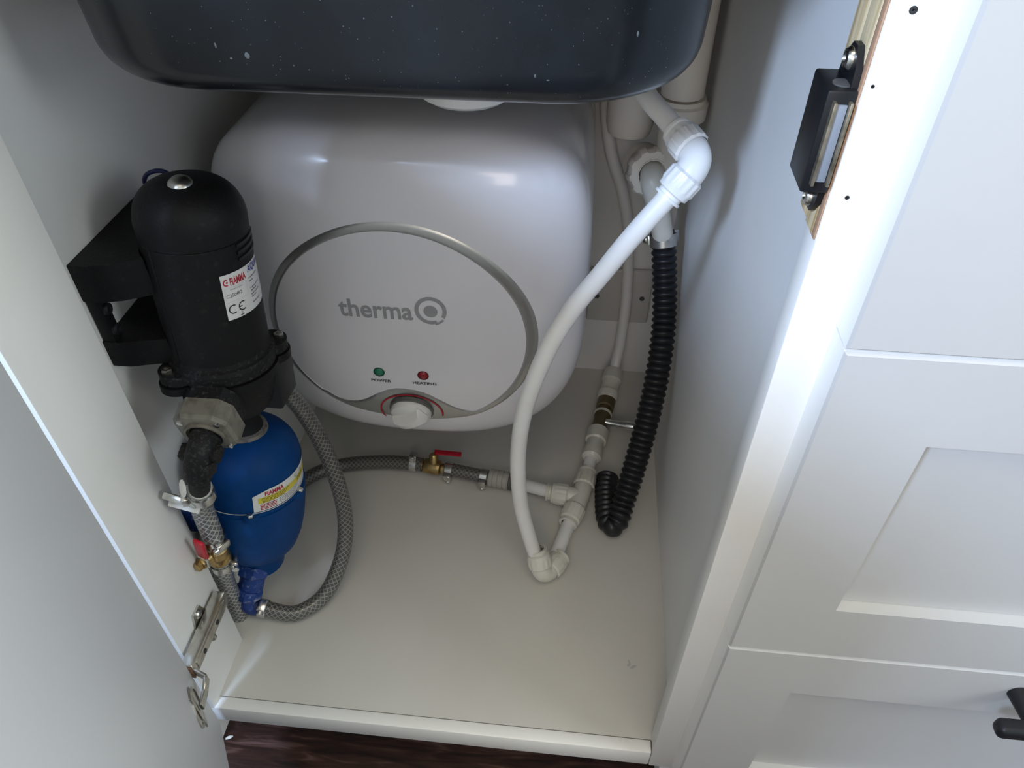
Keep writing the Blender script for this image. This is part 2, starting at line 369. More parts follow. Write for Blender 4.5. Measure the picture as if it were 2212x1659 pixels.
LM = Matrix((DU, V((0, 0, 1)), DN)).transposed().to_4x4()
LM.translation = dpt(0.034, HZ, 0)
MB().lathe([(0.0175, -0.004), (0.0175, 0.0011), (0.0155, 0.0015), (0.0150, 0.0004), (0.004, 0.0002)], LM, 30).build('cup_flange', NICKEL, hinge)
LM2 = LM.copy(); LM2.translation = dpt(0.034, HZ, 0.0)
MB().box((-0.006, -0.026, 0.0002), (0.006, 0.026, 0.0014), 0.0005, M=LM2).build('cup_plate', NICKEL, hinge)

# magnetic catch on the right stile
cb = MB(); cb.box((0.4076, 0.0005, 0.5680), (0.4188, 0.0250, 0.6100), 0.0011)
catch = cb.build('magnetic_catch', BLACKS, cab); catch['label'] = 'black magnetic door catch'
for z0, z1, s in ((0.6098, 0.6235, 1), (0.5555, 0.5682, -1)):
    zt = z1 if s > 0 else z0; zb = z0 if s > 0 else z1
    poly = [(0.0035, zb), (0.0235, zb), (0.0215, zb+(zt-zb)*0.55), (0.0150, zt), (0.0095, zt), (0.0045, zb+(zt-zb)*0.55)]
    MB().prism(poly, 0.0026, Matrix(((0, 0, -1, 0.4189), (1, 0, 0, 0), (0, 1, 0, 0), (0, 0, 0, 1)))).build('mounting_ear', BLACKS, catch)
    zc = (z0+z1)/2 + 0.0012*s
    MB().lathe([(0.0044, 0), (0.0044, 0.0008), (0.0036, 0.0022), (0.0018, 0.0026), (0.0012, 0.0014), (0.0003, 0.0012)], frame((0.4163, 0.0128, zc), (-1, 0, 0)), 18).build('screw', CHROME, catch)
MB().box((0.4120, -0.0006, 0.5735), (0.4160, 0.004, 0.6048), 0.0002).build('magnet', MAGN, catch)
for x in (0.4103, 0.4163):
    pl = MB().box((x, -0.0024, 0.5722), (x+0.0013, 0.004, 0.6062), 0.0003).build('steel_plate', mat('aged_steel', (0.40, 0.36, 0.28), 0.4, metal=0.8, noise=(200, (0.2, 0.18, 0.13), 0.45, 0.7)), catch)
MB().lathe([(0.004, 0), (0.004, 0.0006), (0.001, 0.0007)], frame((0.4145, 0.008, 0.6100), (0, 0, 1)), 16).build('rivet', mat('catch_rivet', (0.10, 0.10, 0.10), 0.4), catch)

# ---- drawer unit to the right
du = thing('drawer_unit', (0.68, 0.25, ZF), 'pale grey drawer unit with shaker fronts right of the open cabinet', 'drawers')
MB().box((0.4556, 0.001, ZF), (0.905, YB, ZT)).build('body', PAINT, du)
YF = -0.0197
def drawer(z0, z1, lab):
    x0, x1, fw = 0.4412, 0.900, 0.0558; d = MB(); bv = 0.0012
    d.box((x0, YF, z0), (x0+fw, 0.0, z1), bv); d.box((x1-fw, YF, z0), (x1, 0.0, z1), bv)
    d.box((x0+fw-0.001, YF, z0), (x1-fw+0.001, 0.0, z0+fw), bv); d.box((x0+fw-0.001, YF, z1-fw), (x1-fw+0.001, 0.0, z1), bv)
    # one continuous painted face: thin skin of the frame over the joints
    o = MB(); n = [(x0, z0), (x1, z0), (x1, z1), (x0, z1)]; i_ = [(x0+fw, z0+fw), (x1-fw, z0+fw), (x1-fw, z1-fw), (x0+fw, z1-fw)]
    b = 0.0014
    no = [(x0+b, z0+b), (x1-b, z0+b), (x1-b, z1-b), (x0+b, z1-b)]
    vs = [(x, 0.0, z) for x, z in n] + [(x, YF+b, z) for x, z in n] + [(x, YF, z) for x, z in no] + [(x, YF, z) for x, z in i_] + [(x, YF+0.0085, z) for x, z in [(x0+fw+0.001, z0+fw+0.001), (x1-fw-0.001, z0+fw+0.001), (x1-fw-0.001, z1-fw-0.001), (x0+fw+0.001, z1-fw-0.001)]]
    fs = [(3, 2, 1, 0)]
    for r in range(4):
        for k in range(4): fs.append((r*4+k, r*4+(k+1) % 4, (r+1)*4+(k+1) % 4, (r+1)*4+k))
    fs.append((16, 17, 18, 19))
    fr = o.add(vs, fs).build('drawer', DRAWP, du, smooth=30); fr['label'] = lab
    fr.data.materials.append(PAINT)      # outer edges take the stile's lighter white
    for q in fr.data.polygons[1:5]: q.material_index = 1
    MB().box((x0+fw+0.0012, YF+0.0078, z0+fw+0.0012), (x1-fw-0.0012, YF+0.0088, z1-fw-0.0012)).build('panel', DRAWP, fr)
    hz = z1-0.0235; hx0 = 0.6185
    h = MB(); h.box((hx0, -0.0520, hz-0.006), (hx0+0.135, -0.0405, hz+0.006), 0.004, seg=4)
    for hx in (hx0+0.020, hx0+0.105): h.cyl((hx+0.005, -0.043, hz), (hx+0.005, YF-0.0002, hz), 0.0045, 0.0075)
    hh = h.build('handle', BLACKS, fr); hh['label'] = 'black bar handle'
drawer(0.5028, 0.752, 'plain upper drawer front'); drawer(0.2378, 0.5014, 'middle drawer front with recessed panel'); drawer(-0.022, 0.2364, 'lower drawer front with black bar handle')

# ---- worktop and sink
wt = MB(); hx0, hx1, hy0, hy1 = 0.002, 0.398, 0.075, 0.425
for a, b in (((-0.06, -0.03, ZT), (hx0, 0.60, ZT+0.03)), ((hx1, -0.03, ZT), (0.93, 0.60, ZT+0.03)), ((hx0, -0.03, ZT), (hx1, hy0, ZT+0.03)), ((hx0, hy1, ZT), (hx1, 0.60, ZT+0.03))): wt.box(a, b)
tag(wt.build('worktop', WTOP, smooth=0), 'brown worktop slab above the cabinet with the sink let in', 'worktop')
sk = thing('kitchen_sink', (0.222, 0.25, 0.567), 'dark speckled sink bowl hanging above the water heater', 'sink')
def rrect(hx, hy, rc, n=10):
    rc = min(rc, hx, hy); out = []
    for cx, cy, a in ((hx-rc, hy-rc, 0), (-hx+rc, hy-rc, 90), (-hx+rc, -hy+rc, 180), (hx-rc, -hy+rc, 270)):
        for k in range(n+1): t = R(a+90*k/n); out.append((cx+rc*math.cos(t), cy+rc*math.sin(t)))
    return out
SCX, SCY, SB = 0.2030, 0.2495, 0.5575
def bowl(inset, z0, zt, draft=0.014, fr=0.022):
    rows = []; hx, hy, rc = 0.193-inset, 0.172-inset, 0.080-inset
    for k in range(11):
        t = R(90*k/10); rows.append((hx-draft-fr+fr*math.sin(t), hy-draft-fr+fr*math.sin(t), max(rc-(fr-fr*math.sin(t))*0.75, 0.012), z0+fr-fr*math.cos(t)))
    for k in range(1, 6): rows.append((hx-draft+draft*k/5, hy-draft+draft*k/5, rc, z0+fr+(zt-z0-fr)*k/5))
    return rows
out = bowl(0, SB, ZT+0.032); inn = bowl(0.006, SB+0.008, ZT+0.032)
sb = MB(); rings = [(0.025, 0.025, 0.025, SB)] + out + [(0.214, 0.195, 0.03, ZT+0.032), (0.214, 0.195, 0.03, ZT+0.036), (0.191, 0.167, 0.075, ZT+0.036)] + inn[::-1] + [(0.025, 0.025, 0.025, SB+0.008)]
vs = []; fs = []; nn = 44
for hx, hy, rc, z in rings:
    vs += [(SCX+x, SCY+y, z) for x, y in rrect(hx, hy, rc)]
for j in range(len(rings)-1):
    for i in range(nn): fs.append((j*nn+i, j*nn+(i+1) % nn, (j+1)*nn+(i+1) % nn, (j+1)*nn+i))
sb.add(vs, fs); sb.build('bowl', SINKM, sk, smooth=50)
SPLASH = mat('grey_splash', (0.13, 0.135, 0.14), 0.7)
for (x, z, rx, rz) in ((0.142, 0.5835, 0.0018, 0.0021), (0.133, 0.5815, 0.0010, 0.0007), (0.1265, 0.588, 0.0007, 0.0018), (0.2065, 0.6035, 0.0005, 0.0007), (0.340, 0.6005, 0.0006, 0.0013), (0.291, 0.5785, 0.0006, 0.0012), (0.2975, 0.5765, 0.0010, 0.0005)):
    # splashes sit on the front wall of the bowl
    yv = SCY-0.172+0.014
    if z < SB+0.022: yv += 0.022*(1-math.sin(math.acos((SB+0.022-z)/0.022)))
    else: yv -= 0.014*(z-SB-0.022)/(ZT+0.032-SB-0.022)
    MB().lathe([(1, 0), (0.6, 0.6), (0.1, 0.8)], Matrix.Translation((x, yv+0.0002, z)) @ Matrix.Rotation(PI/2, 4, 'X') @ Matrix.Diagonal((rx, rz, 0.0006, 1)), 10).build('paint_splash', SPLASH, sk)
MB().lathe([(0.030, 0), (0.036, 0.004), (0.038, 0.016), (0.030, 0.022), (0.028, 0.040), (0.045, 0.046), (0.045, 0.0550)], frame((0.2290, 0.2600, 0.5020), (0, 0, 1)), 36).build('waste_fitting', FITW, sk)

# ---- waste trap at the right
tr = thing('waste_trap', (0.395, 0.45, 0.33), 'off-white plastic sink waste trap between heater and right side', 'trap')
MB().cyl((0.4085, 0.432, 0.445), (0.4085, 0.432, 0.74), 0.0205, 0.0215, 32).build('inlet_tube', TRAPW, tr)
nut = [(0.0215, 0), (0.0255, 0.002), (0.0262, 0.016), (0.0235, 0.018), (0.0232, 0.022)]
MB().lathe(nut, frame((0.4085, 0.432, 0.4215), (0, 0, 1)), 36).build('nut', TRAPW, tr)
MB().lathe([(0.015, 0.0), (0.018, 0.006), (0.0185, 0.055)], frame((0.4085, 0.432, 0.370), (0, 0, 1)), 28).build('lower_tube', TRAPW, tr)
MB().lathe([(0.010, 0), (0.022, 0.006), (0.0245, 0.016), (0.0255, 0.17)], frame((0.3640, 0.468, 0.385), (0, 0, 1)), 32).build('bottle', TRAPW, tr)
NC = V((0.3880, 0.425, 0.3680)); ND = V((0.10, -0.93, 0.20)).normalized()
ln = MB(); NS = 96
prof = [(0.0150, 0.013), (0.0225, 0.013), (0.0250, 0.009), (0.0255, 0.0), (0.0235, -0.004), (0.0232, -0.016)]
vs = []; fs = []; NM = frame(NC, ND)
for j, (r, z) in enumerate(prof):
    for i in range(NS):
        t = 2*PI*i/NS; lob = 0.0011*(1 if math.cos(10*t) > 0.1 else 0) if 1 <= j <= 4 else 0
        vs.append(((r-0.001+lob*1.6)*math.cos(t), (r-0.001+lob*1.6)*math.sin(t), z))
for j in range(len(prof)-1):
    for i in range(NS): fs.append((j*NS+i, j*NS+(i+1) % NS, (j+1)*NS+(i+1) % NS, (j+1)*NS+i))
ln.add(vs, fs, NM).build('lobed_nut', TRAPW, tr, smooth=30)
MB().lathe([(0.0152, -0.01), (0.0152, 0.0145), (0.0143, 0.0145), (0.0143, 0.004), (0.001, 0.003)], NM, 32).build('washer', TRAPW, tr)
MB().sweep(spline([(0.380, 0.458, 0.362), NC-ND*0.02], 0.004), 0.0215, 28).build('branch', TRAPW, tr)
sp = spline([NC-ND*0.004, NC+ND*0.010, (0.3905, 0.4060, 0.3640), (0.3960, 0.4060, 0.3490), (0.4035, 0.4140, 0.3210), (0.4100, 0.4185, 0.2960)], 0.002)
MB().sweep(sp, lambda t, L: 0.0128 if t < 0.5 else 0.0113, 28).build('outlet_spigot', FITC, tr)

# ---- black corrugated drain hose
dh = thing('drain_hose', (0.386, 0.25, 0.0), 'black corrugated drain hose hanging from the waste trap to the floor', 'hose')
hp = spline([(0.4090, 0.4235, 0.3005), (0.4115, 0.4190, 0.2900), (0.417, 0.405, 0.2541), (0.4205, 0.385, 0.2187), (0.4200, 0.360, 0.1859), (0.4162, 0.335, 0.145), (0.4095, 0.312, 0.1004), (0.4009, 0.288, 0.060), (0.3935, 0.2680, 0.0345), (0.3875, 0.2500, 0.0200), (0.3810, 0.2460, 0.0145), (0.3760, 0.2580, 0.0142), (0.3745, 0.2850, 0.0141), (0.3745, 0.3050, 0.0141), (0.376, 0.318, 0.0141)], 0.00075)
PITCH = 0.0075
def corr(t, L):
    ph = (L/PITCH) % 1.0
    s = 0.5+0.5*math.cos(2*PI*ph); s = s**0.6
    return 0.0113 + 0.0026*s
MB().sweep(hp, lambda t, L: 0.0130 if L < 0.013 else corr(t, L), 26).build('hose_wall', CORR, dh, smooth=60)
cdir = (V((0.417, 0.405, 0.2541))-V((0.4090, 0.4235, 0.3005))).normalized(); cc = V((0.4108, 0.4200, 0.2925)); CM = frame(cc, cdir, (1, 0, 0))
band = MB().lathe([(0.0134, -0.0066), (0.0146, -0.0066), (0.0146, 0.0066), (0.0134, 0.0066), (0.0134, -0.0066)], CM, 40, False, False).build('clamp_band', CHROME, dh); band['label'] = 'steel worm-drive hose clamp'
tl = MB(); tl.box((0.0080, -0.0152, -0.0064), (0.0235, -0.0142, 0.0064), 0.0004, M=CM @ Matrix.Rotation(R(-14), 4, 'Z')); tl.build('band_tail', CHROME, band)
for k in range(9):
    a = R(-112+k*10.5)
    MB().box((-0.0005, -0.00025, -0.0044), (0.0005, 0.0003, 0.0044), M=CM @ Matrix.Rotation(a, 4, 'Z') @ Matrix.Translation((0.0146, 0, 0)) @ Matrix.Rotation(PI/2, 4, 'Z')).build('band_slot', DARKH, band)
tm = CM @ Matrix.Rotation(R(-14), 4, 'Z')
for k in range(3): MB().box((0.0125+k*0.0026, -0.0157, -0.0044), (0.0135+k*0.0026, -0.0150, 0.0044), M=tm).build('band_slot', DARKH, band)
sc = MB(); sc.cyl(CM @ V((-0.0140, -0.011, 0)), CM @ V((-0.0180, -0.0165, 0)), 0.0050, n=18, bev=0.0006); sc.box((-0.0165, -0.011, -0.0056), (-0.0095, -0.004, 0.0056), 0.001, M=CM)
sc.build('worm_screw', CHROME, band)

# ---- white 15 mm pipes and push-fit fittings
PR = 0.0076
PPTS = [(0.3766, 0.194, 0.4574), (0.3561, 0.1880, 0.4293), (0.3383, 0.1850, 0.4005), (0.3176, 0.181, 0.3678), (0.2994, 0.1775, 0.3262), (0.2831, 0.1775, 0.2626), (0.2768, 0.1810, 0.1955), (0.2795, 0.1830, 0.1237), (0.2904, 0.1825, 0.0620), (0.2985, 0.1815, 0.0290)]
cp = MB().sweep(spline([(0.3850, 0.1975, 0.4680)] + PPTS + [(0.3010, 0.1812, 0.0200)], 0.004), PR, 24).build('cold_pipe', PIPEW)
tag(cp, 'long bowed white plastic pipe in front of the water heater', 'pipe')
def collar(p, d, m, name, parent, L=0.022, r=0.0134, fl=14):
    """push-fit collar: fluted cap with a release ring, opening along d from p"""
    M = frame(p, d); o = MB(); vs = []; fs = []; n = fl*6
    prof = [(r*0.86, 0, 0), (r, L*0.08, 1), (r, L*0.52, 1), (r*0.93, L*0.58, 0), (r*0.90, L*0.74, 0), (r*0.70, L*0.80, 0), (r*0.70, L*0.90, 0), (r*0.80, L*0.91, 0), (r*0.80, L*1.0, 0), (PR*1.02, L*1.0, 0)]
    for q, z, f in prof:
        for i in range(n):
            t = 2*PI*i/n; g = (1-0.05*(0.5+0.5*math.cos(fl*t))) if f else 1
            vs.append((q*g*math.cos(t), q*g*math.sin(t), z))
    for j in range(len(prof)-1):
        for i in range(n): fs.append((j*n+i, j*n+(i+1) % n, (j+1)*n+(i+1) % n, (j+1)*n+i))
    o.add(vs, fs, M); return o.build(name, m, parent, smooth=30)
def elbow(name, c, d1, d2, m, label, l1=0.020, l2=0.020, r=0.0112):
    c = V(c); d1 = V(d1).normalized(); d2 = V(d2).normalized()
    t = thing(name, c, label, 'fitting', None)
    b = MB(); pts = [c+d1*l1]; 
    for k in range(0, 9):
        s = k/8; q = c+d1*(0.013*(1-s)**2)+d2*(0.013*s**2); pts.append(q)
    pts.append(c+d2*l2); b.sweep(pts, r, 26); b.build('body', m, t)
    collar(c+d1*l1*0.75, d1, m, 'collar', t); collar(c+d2*l2*0.75, d2, m, 'collar', t)
    return t
EC = V((0.3993, 0.2035, 0.4858))
d_low = (V((0.3766, 0.194, 0.4574))-EC); d_up = (V((0.3759, 0.240, 0.4985))-EC)
elbow('push_fit_elbow', EC, d_low, d_up, FITW, 'white push-fit elbow below the right corner of the sink', 0.016, 0.014)
hpipe = MB().sweep(spline([EC+d_up.normalized()*0.016, (0.3759, 0.240, 0.4985), (0.3600, 0.270, 0.506), (0.338, 0.34, 0.520), (0.330, 0.415, 0.530), (0.328, 0.452, 0.575), (0.328, 0.460, 0.74)], 0.004), PR, 24).build('tap_pipe', PIPEW)
tag(hpipe, 'short white pipe rising from the upper elbow behind the sink', 'pipe')

A0 = V((0.3060, 0.1700, 0.0140)); T0 = V((0.3435, 0.2810, 0.0180)); E0 = V((0.3790, 0.4800, 0.0230))
dA = (T0-A0).normalized(); dE = (E0-T0).normalized()
el2 = elbow('push_fit_elbow', A0, V((0.2985, 0.1835, 0.0420))-A0, V((0.326, 0.198, 0.0150))-A0, FITC, 'cream push-fit elbow on the cabinet floor at the foot of the bowed pipe', 0.016, 0.016)
MB_ = MB().cyl(V((0.3150, 0.1830, 0.0148)), T0-dA*0.02, PR, n=20)
tag(MB_.build('pipe_stub', PIPEW), 'short white pipe stub joining floor elbow and tee', 'pipe')
tee = thing('push_fit_tee', T0, 'cream push-fit tee lying on the cabinet floor', 'fitting')
dB = V((-1.0, 0.10, 0.02)).normalized()
MB().sweep([T0-dA*0.020, T0, T0+dE*0.020], 0.0112, 26).build('body', FITC, tee)
MB().cyl(T0, T0+dB*0.022, 0.0110, n=26).build('branch', FITC, tee)
collar(T0-dA*0.016, -dA, FITC, 'collar', tee, 0.026); collar(T0+dE*0.016, dE, FITC, 'collar', tee, 0.026); collar(T0+dB*0.015, dB, FITC, 'collar', tee, 0.026)
PS = T0+dE*0.040
tag(MB().cyl(T0+dE*0.02, T0+dE*0.078, PR, n=20).build('pipe_stub', PIPEW), 'short white pipe stub between tee and brass valve', 'pipe')
# straight connector and brass isolating valve towards the back
vc = thing('isolating_valve', T0+dE*0.115, 'brass isolating valve between white connectors behind the drain hose', 'valve')
c0 = T0+dE*0.062
MB().lathe([(0.0095, 0), (0.0125, 0.003), (0.0125, 0.016), (0.0112, 0.020), (0.0112, 0.030), (0.0135, 0.032), (0.0135, 0.050), (0.0105, 0.052)], frame(c0, dE), 28).build('white_adaptor', FITC, vc)
MB().lathe([(0.0098, 0), (0.0098, 0.022), (0.0112, 0.024), (0.0112, 0.030), (0.0098, 0.032), (0.0098, 0.040), (0.0122, 0.041), (0.0122, 0.058)], frame(c0+dE*0.052, dE), 24).build('valve_body', DBRASS, vc)
MB().lathe([(0.0118, 0), (0.0124, 0.002), (0.0118, 0.004)], frame(c0+dE*0.079, dE), 24).build('olive_ring', FITC, vc)
sd = V((1, -0.12, 0.0)).normalized(); vb = c0+dE*0.064+V((0, 0, 0.004))
MB().lathe([(0.0048, 0), (0.0048, 0.022), (0.0060, 0.024), (0.0060, 0.040), (0.0045, 0.041)], frame(vb+sd*0.006, sd), 18).build('stem', CHROME, vc)
lv = MB(); lv.box((-0.008, -0.003, 0.041), (0.008, 0.003, 0.047), 0.001, M=frame(vb+sd*0.006, sd)); lv.build('lever', COPPERE, vc)
c1 = c0+dE*0.110
MB().lathe([(0.0125, 0), (0.0138, 0.002), (0.0138, 0.012), (0.0120, 0.014), (0.0120, 0.028), (0.0140, 0.031), (0.0125, 0.048), (0.0085, 0.050)], frame(c1, (dE+V((0, 0, 0.25))).normalized()), 28).build('white_adaptor', FITC, vc)
e1 = c1+(dE+V((0, 0, 0.25))).normalized()*0.045
rp = MB().sweep(spline([e1, (0.3875, 0.5130, 0.075), (0.3880, 0.5230, 0.15), (0.3810, 0.5250, 0.235), (0.3690, 0.5230, 0.29), (0.3480, 0.5200, 0.350), (0.3380, 0.5180, 0.42), (0.336, 0.516, 0.54)], 0.004), PR*0.93, 22).build('feed_pipe', PIPEW)
tag(rp, 'white plastic pipe climbing the cabinet back right of the heater', 'pipe')

# ---- socket blank plate on the back
spl = thing('blank_plate', (0.3795, YB, 0.09), 'square blank outlet plate on the cabinet back beside the heater', 'plate')
MB().box((0.3380, YB-0.0085, 0.0935), (0.4215, YB-0.0004, 0.1775), 0.003, seg=3).build('faceplate', SOCK, spl)
for x, z in ((0.3500, 0.1350), (0.4100, 0.1350)):
    MB().lathe([(0.0034, -0.002), (0.0034, 0.0006), (0.0022, 0.0008), (0.0004, 0.0003)], frame((x, YB-0.0085, z), (0, -1, 0)), 16).build('screw', mat('dull_screw', (0.12, 0.12, 0.12), 0.5, metal=0.5), spl)

# ================================================================== WATER HEATER
HX, HZC, HR = 0.164, 0.280, 0.1690
HBX, HRX = -0.0035, 0.1710      # body centre relative to the dial axis, half width
HTOP, HBOT, NTOP, NBOT = 0.1860, 0.1580, 5.5, 2.6      # squarer shoulders, bowed underside
def pn(x, z):
    n, h = (NTOP, HTOP) if z >= 0 else (NBOT, HBOT)
    return ((abs(x-HBX)/HRX)**n + (abs(z)/h)**n)**(1/n)
def hy(x, z):
    s = min(pn(x, z), 1.0); return 0.238 + 0.06*(1-(1-s**3)**(1/3))
wh = thing('water_heater', (HX, 0.42, HZC-HR), 'square white electric water heater with silver ring and dial', 'water heater')
NA = 160
def hring(s):
    out = []
    for i in range(NA):
        t = 2*PI*i/NA; c, d = math.cos(t), math.sin(t); n, h = (NTOP, HTOP) if d >= 0 else (NBOT, HBOT)
        k = s/((abs(c)**n+abs(d)**n)**(1/n)); out.append((HBX+k*c*HRX, k*d*h))
    return out
hv = []; hf = []
SS = [0.02, 0.1, 0.2, 0.3, 0.4, 0.5, 0.58, 0.65, 0.70, 0.75, 0.79, 0.83, 0.86, 0.89, 0.915, 0.935, 0.952, 0.966, 0.978, 0.987, 0.994, 0.9985, 1.0]
rows = [[(HX+x, 0.238+0.06*(1-(1-s**3)**(1/3)), HZC+z) for x, z in hring(s)] for s in SS]
rows.append([(HX+x, 0.455, HZC+z) for x, z in hring(1.0)]); rows.append([(HX+x, 0.457, HZC+z) for x, z in hring(0.992)])
for r_ in rows: hv += r_
for j in range(len(rows)-1):
    for i in range(NA): hf.append((j*NA+i, j*NA+(i+1) % NA, (j+1)*NA+(i+1) % NA, (j+1)*NA+i))
hf.append(tuple(range(NA)))
MB().add(hv, hf).build('front_cover', HEATW, wh, smooth=60)
rows = [[(HX+x, y, HZC+z) for x, z in hring(s)] for s, y in ((0.990, 0.456), (0.996, 0.4575), (0.996, 0.50), (0.985, 0.52), (0.93, 0.535))]
hv = []; hf = []
for r_ in rows: hv += r_
for j in range(len(rows)-1):
    for i in range(NA): hf.append((j*NA+i, j*NA+(i+1) % NA, (j+1)*NA+(i+1) % NA, (j+1)*NA+i))
hf.append(tuple((len(rows)-1)*NA+i for i in range(NA)))
MB().add(hv, hf).build('rear_casing', HEATC, wh, smooth=60)
MB().box((HX-0.06, 0.534, HZC+0.02), (HX+0.06, 0.5396, HZC+0.10)).build('wall_bracket', CHROME, wh)
def on_face(pts, off): return [(HX+x, hy(x, z)-off, HZC+z) for x, z in pts]
def ell(phi, cx, cz, a, b):
    c, s = math.cos(phi), math.sin(phi); A = (c/a)**2+(s/b)**2; B = -2*(cx*c/a**2+cz*s/b**2); C = (cx/a)**2+(cz/b)**2-1
    return (-B+math.sqrt(B*B-4*A*C))/(2*A)
HUMP = [(-139, 0.1175), (-132, 0.1155), (-127, 0.1115), (-123, 0.1045), (-119.5, 0.0930), (-116, 0.0800), (-110, 0.0680), (-103, 0.0615), (-96, 0.0595), (-87, 0.0608), (-80, 0.0650), (-75, 0.0705), (-70, 0.0795), (-66, 0.0905), (-62, 0.1010), (-57.5, 0.1095), (-52, 0.1145), (-46, 0.1160)]
def r_in(deg):
    e = ell(R(deg), -0.0055, -0.001, 0.1180, 0.1120)
    for k in range(len(HUMP)-1):
        if HUMP[k][0] <= deg <= HUMP[k+1][0]:
            t = (deg-HUMP[k][0])/(HUMP[k+1][0]-HUMP[k][0]); return min(e, HUMP[k][1]*(1-t)+HUMP[k+1][1]*t)
    return e
rv = []; rf = []; K = 360; NB = 7
for i in range(K):
    d = -180+360*i/K; ro = ell(R(d), -0.0027, 0.0020, 0.1285, 0.1190); ri = min(r_in(d), ro-0.0012)
    for j in range(NB):
        t = j/(NB-1); r_ = ri+(ro-ri)*t; x, z = r_*math.cos(R(d)), r_*math.sin(R(d))
        off = 0.0009 if 0 < j < NB-1 else -0.0006
        if j in (1, NB-2): off = 0.0006
        rv.append((HX+x, hy(x, z)-off, HZC+z))
for i in range(K):
    for j in range(NB-1): rf.append((i*NB+j, ((i+1) % K)*NB+j, ((i+1) % K)*NB+j+1, i*NB+j+1))
ring = MB().add(rv, rf).build('trim_ring', SILV, wh, smooth=60); ring['label'] = 'silver trim ring with hump around the dial'
def strip(fn, n, wd, off, name, m, par):
    """flat printed line along a curve on the heater's face"""
    vs = []; fs = []
    for i in range(n+1):
        x, z, nx, nz = fn(i/n); vs += on_face([(x-nx*wd/2, z-nz*wd/2), (x+nx*wd/2, z+nz*wd/2)], off)
    for i in range(n): fs.append((2*i, 2*i+1, 2*i+3, 2*i+2))
    return MB().add(vs, fs).build(name, m, par, smooth=0)
KX, KZ = -0.0025, -0.0945
def redarc(t):
    a = R(205-205*t-8*t); return (KX+0.0320*math.cos(a), KZ-0.004+0.0265*math.sin(a), math.cos(a), math.sin(a))
strip(redarc, 40, 0.0018, 0.0016, 'dial_scale', REDI, wh)
kf = frame((HX+KX, hy(KX, KZ)+0.002, HZC+KZ), (0, -1, -0.34), (1, 0, 0))
MB().lathe([(0.0228, 0), (0.0228, 0.004), (0.0222, 0.0045)], kf, 36).build('dial_recess', mat('dial_ring_grey', (0.16, 0.16, 0.15), 0.5, metal=0.4), wh)  # dark grey ring around the base of the knob
kb = MB(); kb.lathe([(0.0205, 0.002), (0.0208, 0.0065), (0.0200, 0.010), (0.0178, 0.0115), (0.0005, 0.012)], kf, 40)
# wedge-shaped finger grip across the dial
gv = []; gf = []; GN = 14
for i in range(GN):
    t = i/(GN-1)*2-1; y = 0.0190*t; hw = 0.0046+0.0032*(t*t); zz = 0.0230-0.006*t*t if abs(t) < 1 else 0.0112
    gv += [(-hw-0.003, y, 0.0112), (-hw, y, zz-0.0015), (-hw+0.0015, y, zz), (hw-0.0015, y, zz), (hw, y, zz-0.0015), (hw+0.003, y, 0.0112)]
for i in range(GN-1):
    for j in range(5): gf.append((i*6+j, i*6+j+1, (i+1)*6+j+1, (i+1)*6+j))
gf += [tuple(range(6)), tuple((GN-1)*6+j for j in range(6))]
kb.add(gv, gf, kf @ Matrix.Rotation(R(-58), 4, 'Z'))
kb.build('dial_knob', KNOB, wh, smooth=40)
for x, z, m, nm in ((-0.0295, -0.0433, GREENL, 'power_lamp'), (0.0141, -0.0440, REDL, 'heating_lamp')):
    M = frame((HX+x, hy(x, z), HZC+z), (0, -1, 0))
    o = MB().lathe([(0.0056, -0.002), (0.0056, 0.0006), (0.0050, 0.0008), (0.0044, 0.0002)], M, 26, cap1=False).build(nm, mat('dark_'+nm, tuple(c*0.35 for c in m.node_tree.nodes['Principled BSDF'].inputs[0].default_value[:3]), 0.4), wh)
    MB().lathe([(0.0046, -0.001), (0.0046, 0.0002), (0.0034, 0.0012), (0.0010, 0.0017)], M, 24).build('lens', m, o)
def face_text(body, x0, z0, wd, ht, m, name, bold=0.0):
    vs, fs = text_fit(body, wd, ht, bold); return MB().add(on_face([(x0+x, z0+y) for x, y in vs], 0.00035), fs).build(name, m, wh, smooth=0)
face_text('POWER', -0.0388, -0.0566, 0.0200, 0.0036, INK, 'lettering', 0.02)
face_text('HEATING', 0.0030, -0.0564, 0.0235, 0.0036, INK, 'lettering', 0.02)
face_text('therma', -0.0582, 0.0232, 0.0688, 0.0200, LOGO, 'lettering', 0.022)
def qring(t):
    a = R(-32+326*t); return (0.0272+0.0128*math.cos(a), 0.0352+0.0132*math.sin(a), math.cos(a), math.sin(a))
strip(qring, 60, 0.0037, 0.00035, 'logo_ring', LOGO, wh)
def qtail(t):
    a = R(-76+36*t); return (0.0272+0.0146*math.cos(a), 0.0352+0.0150*math.sin(a), math.cos(a), math.sin(a))
strip(qtail, 10, 0.0022, 0.0004, 'logo_tail', LOGO, wh)
MB().add(on_face([(0.0272+0.0064*math.cos(2*PI*i/32), 0.0345+0.0064*math.sin(2*PI*i/32)) for i in range(32)], 0.00035), [tuple(range(32))]).build('logo_dot', LOGO, wh, smooth=0)

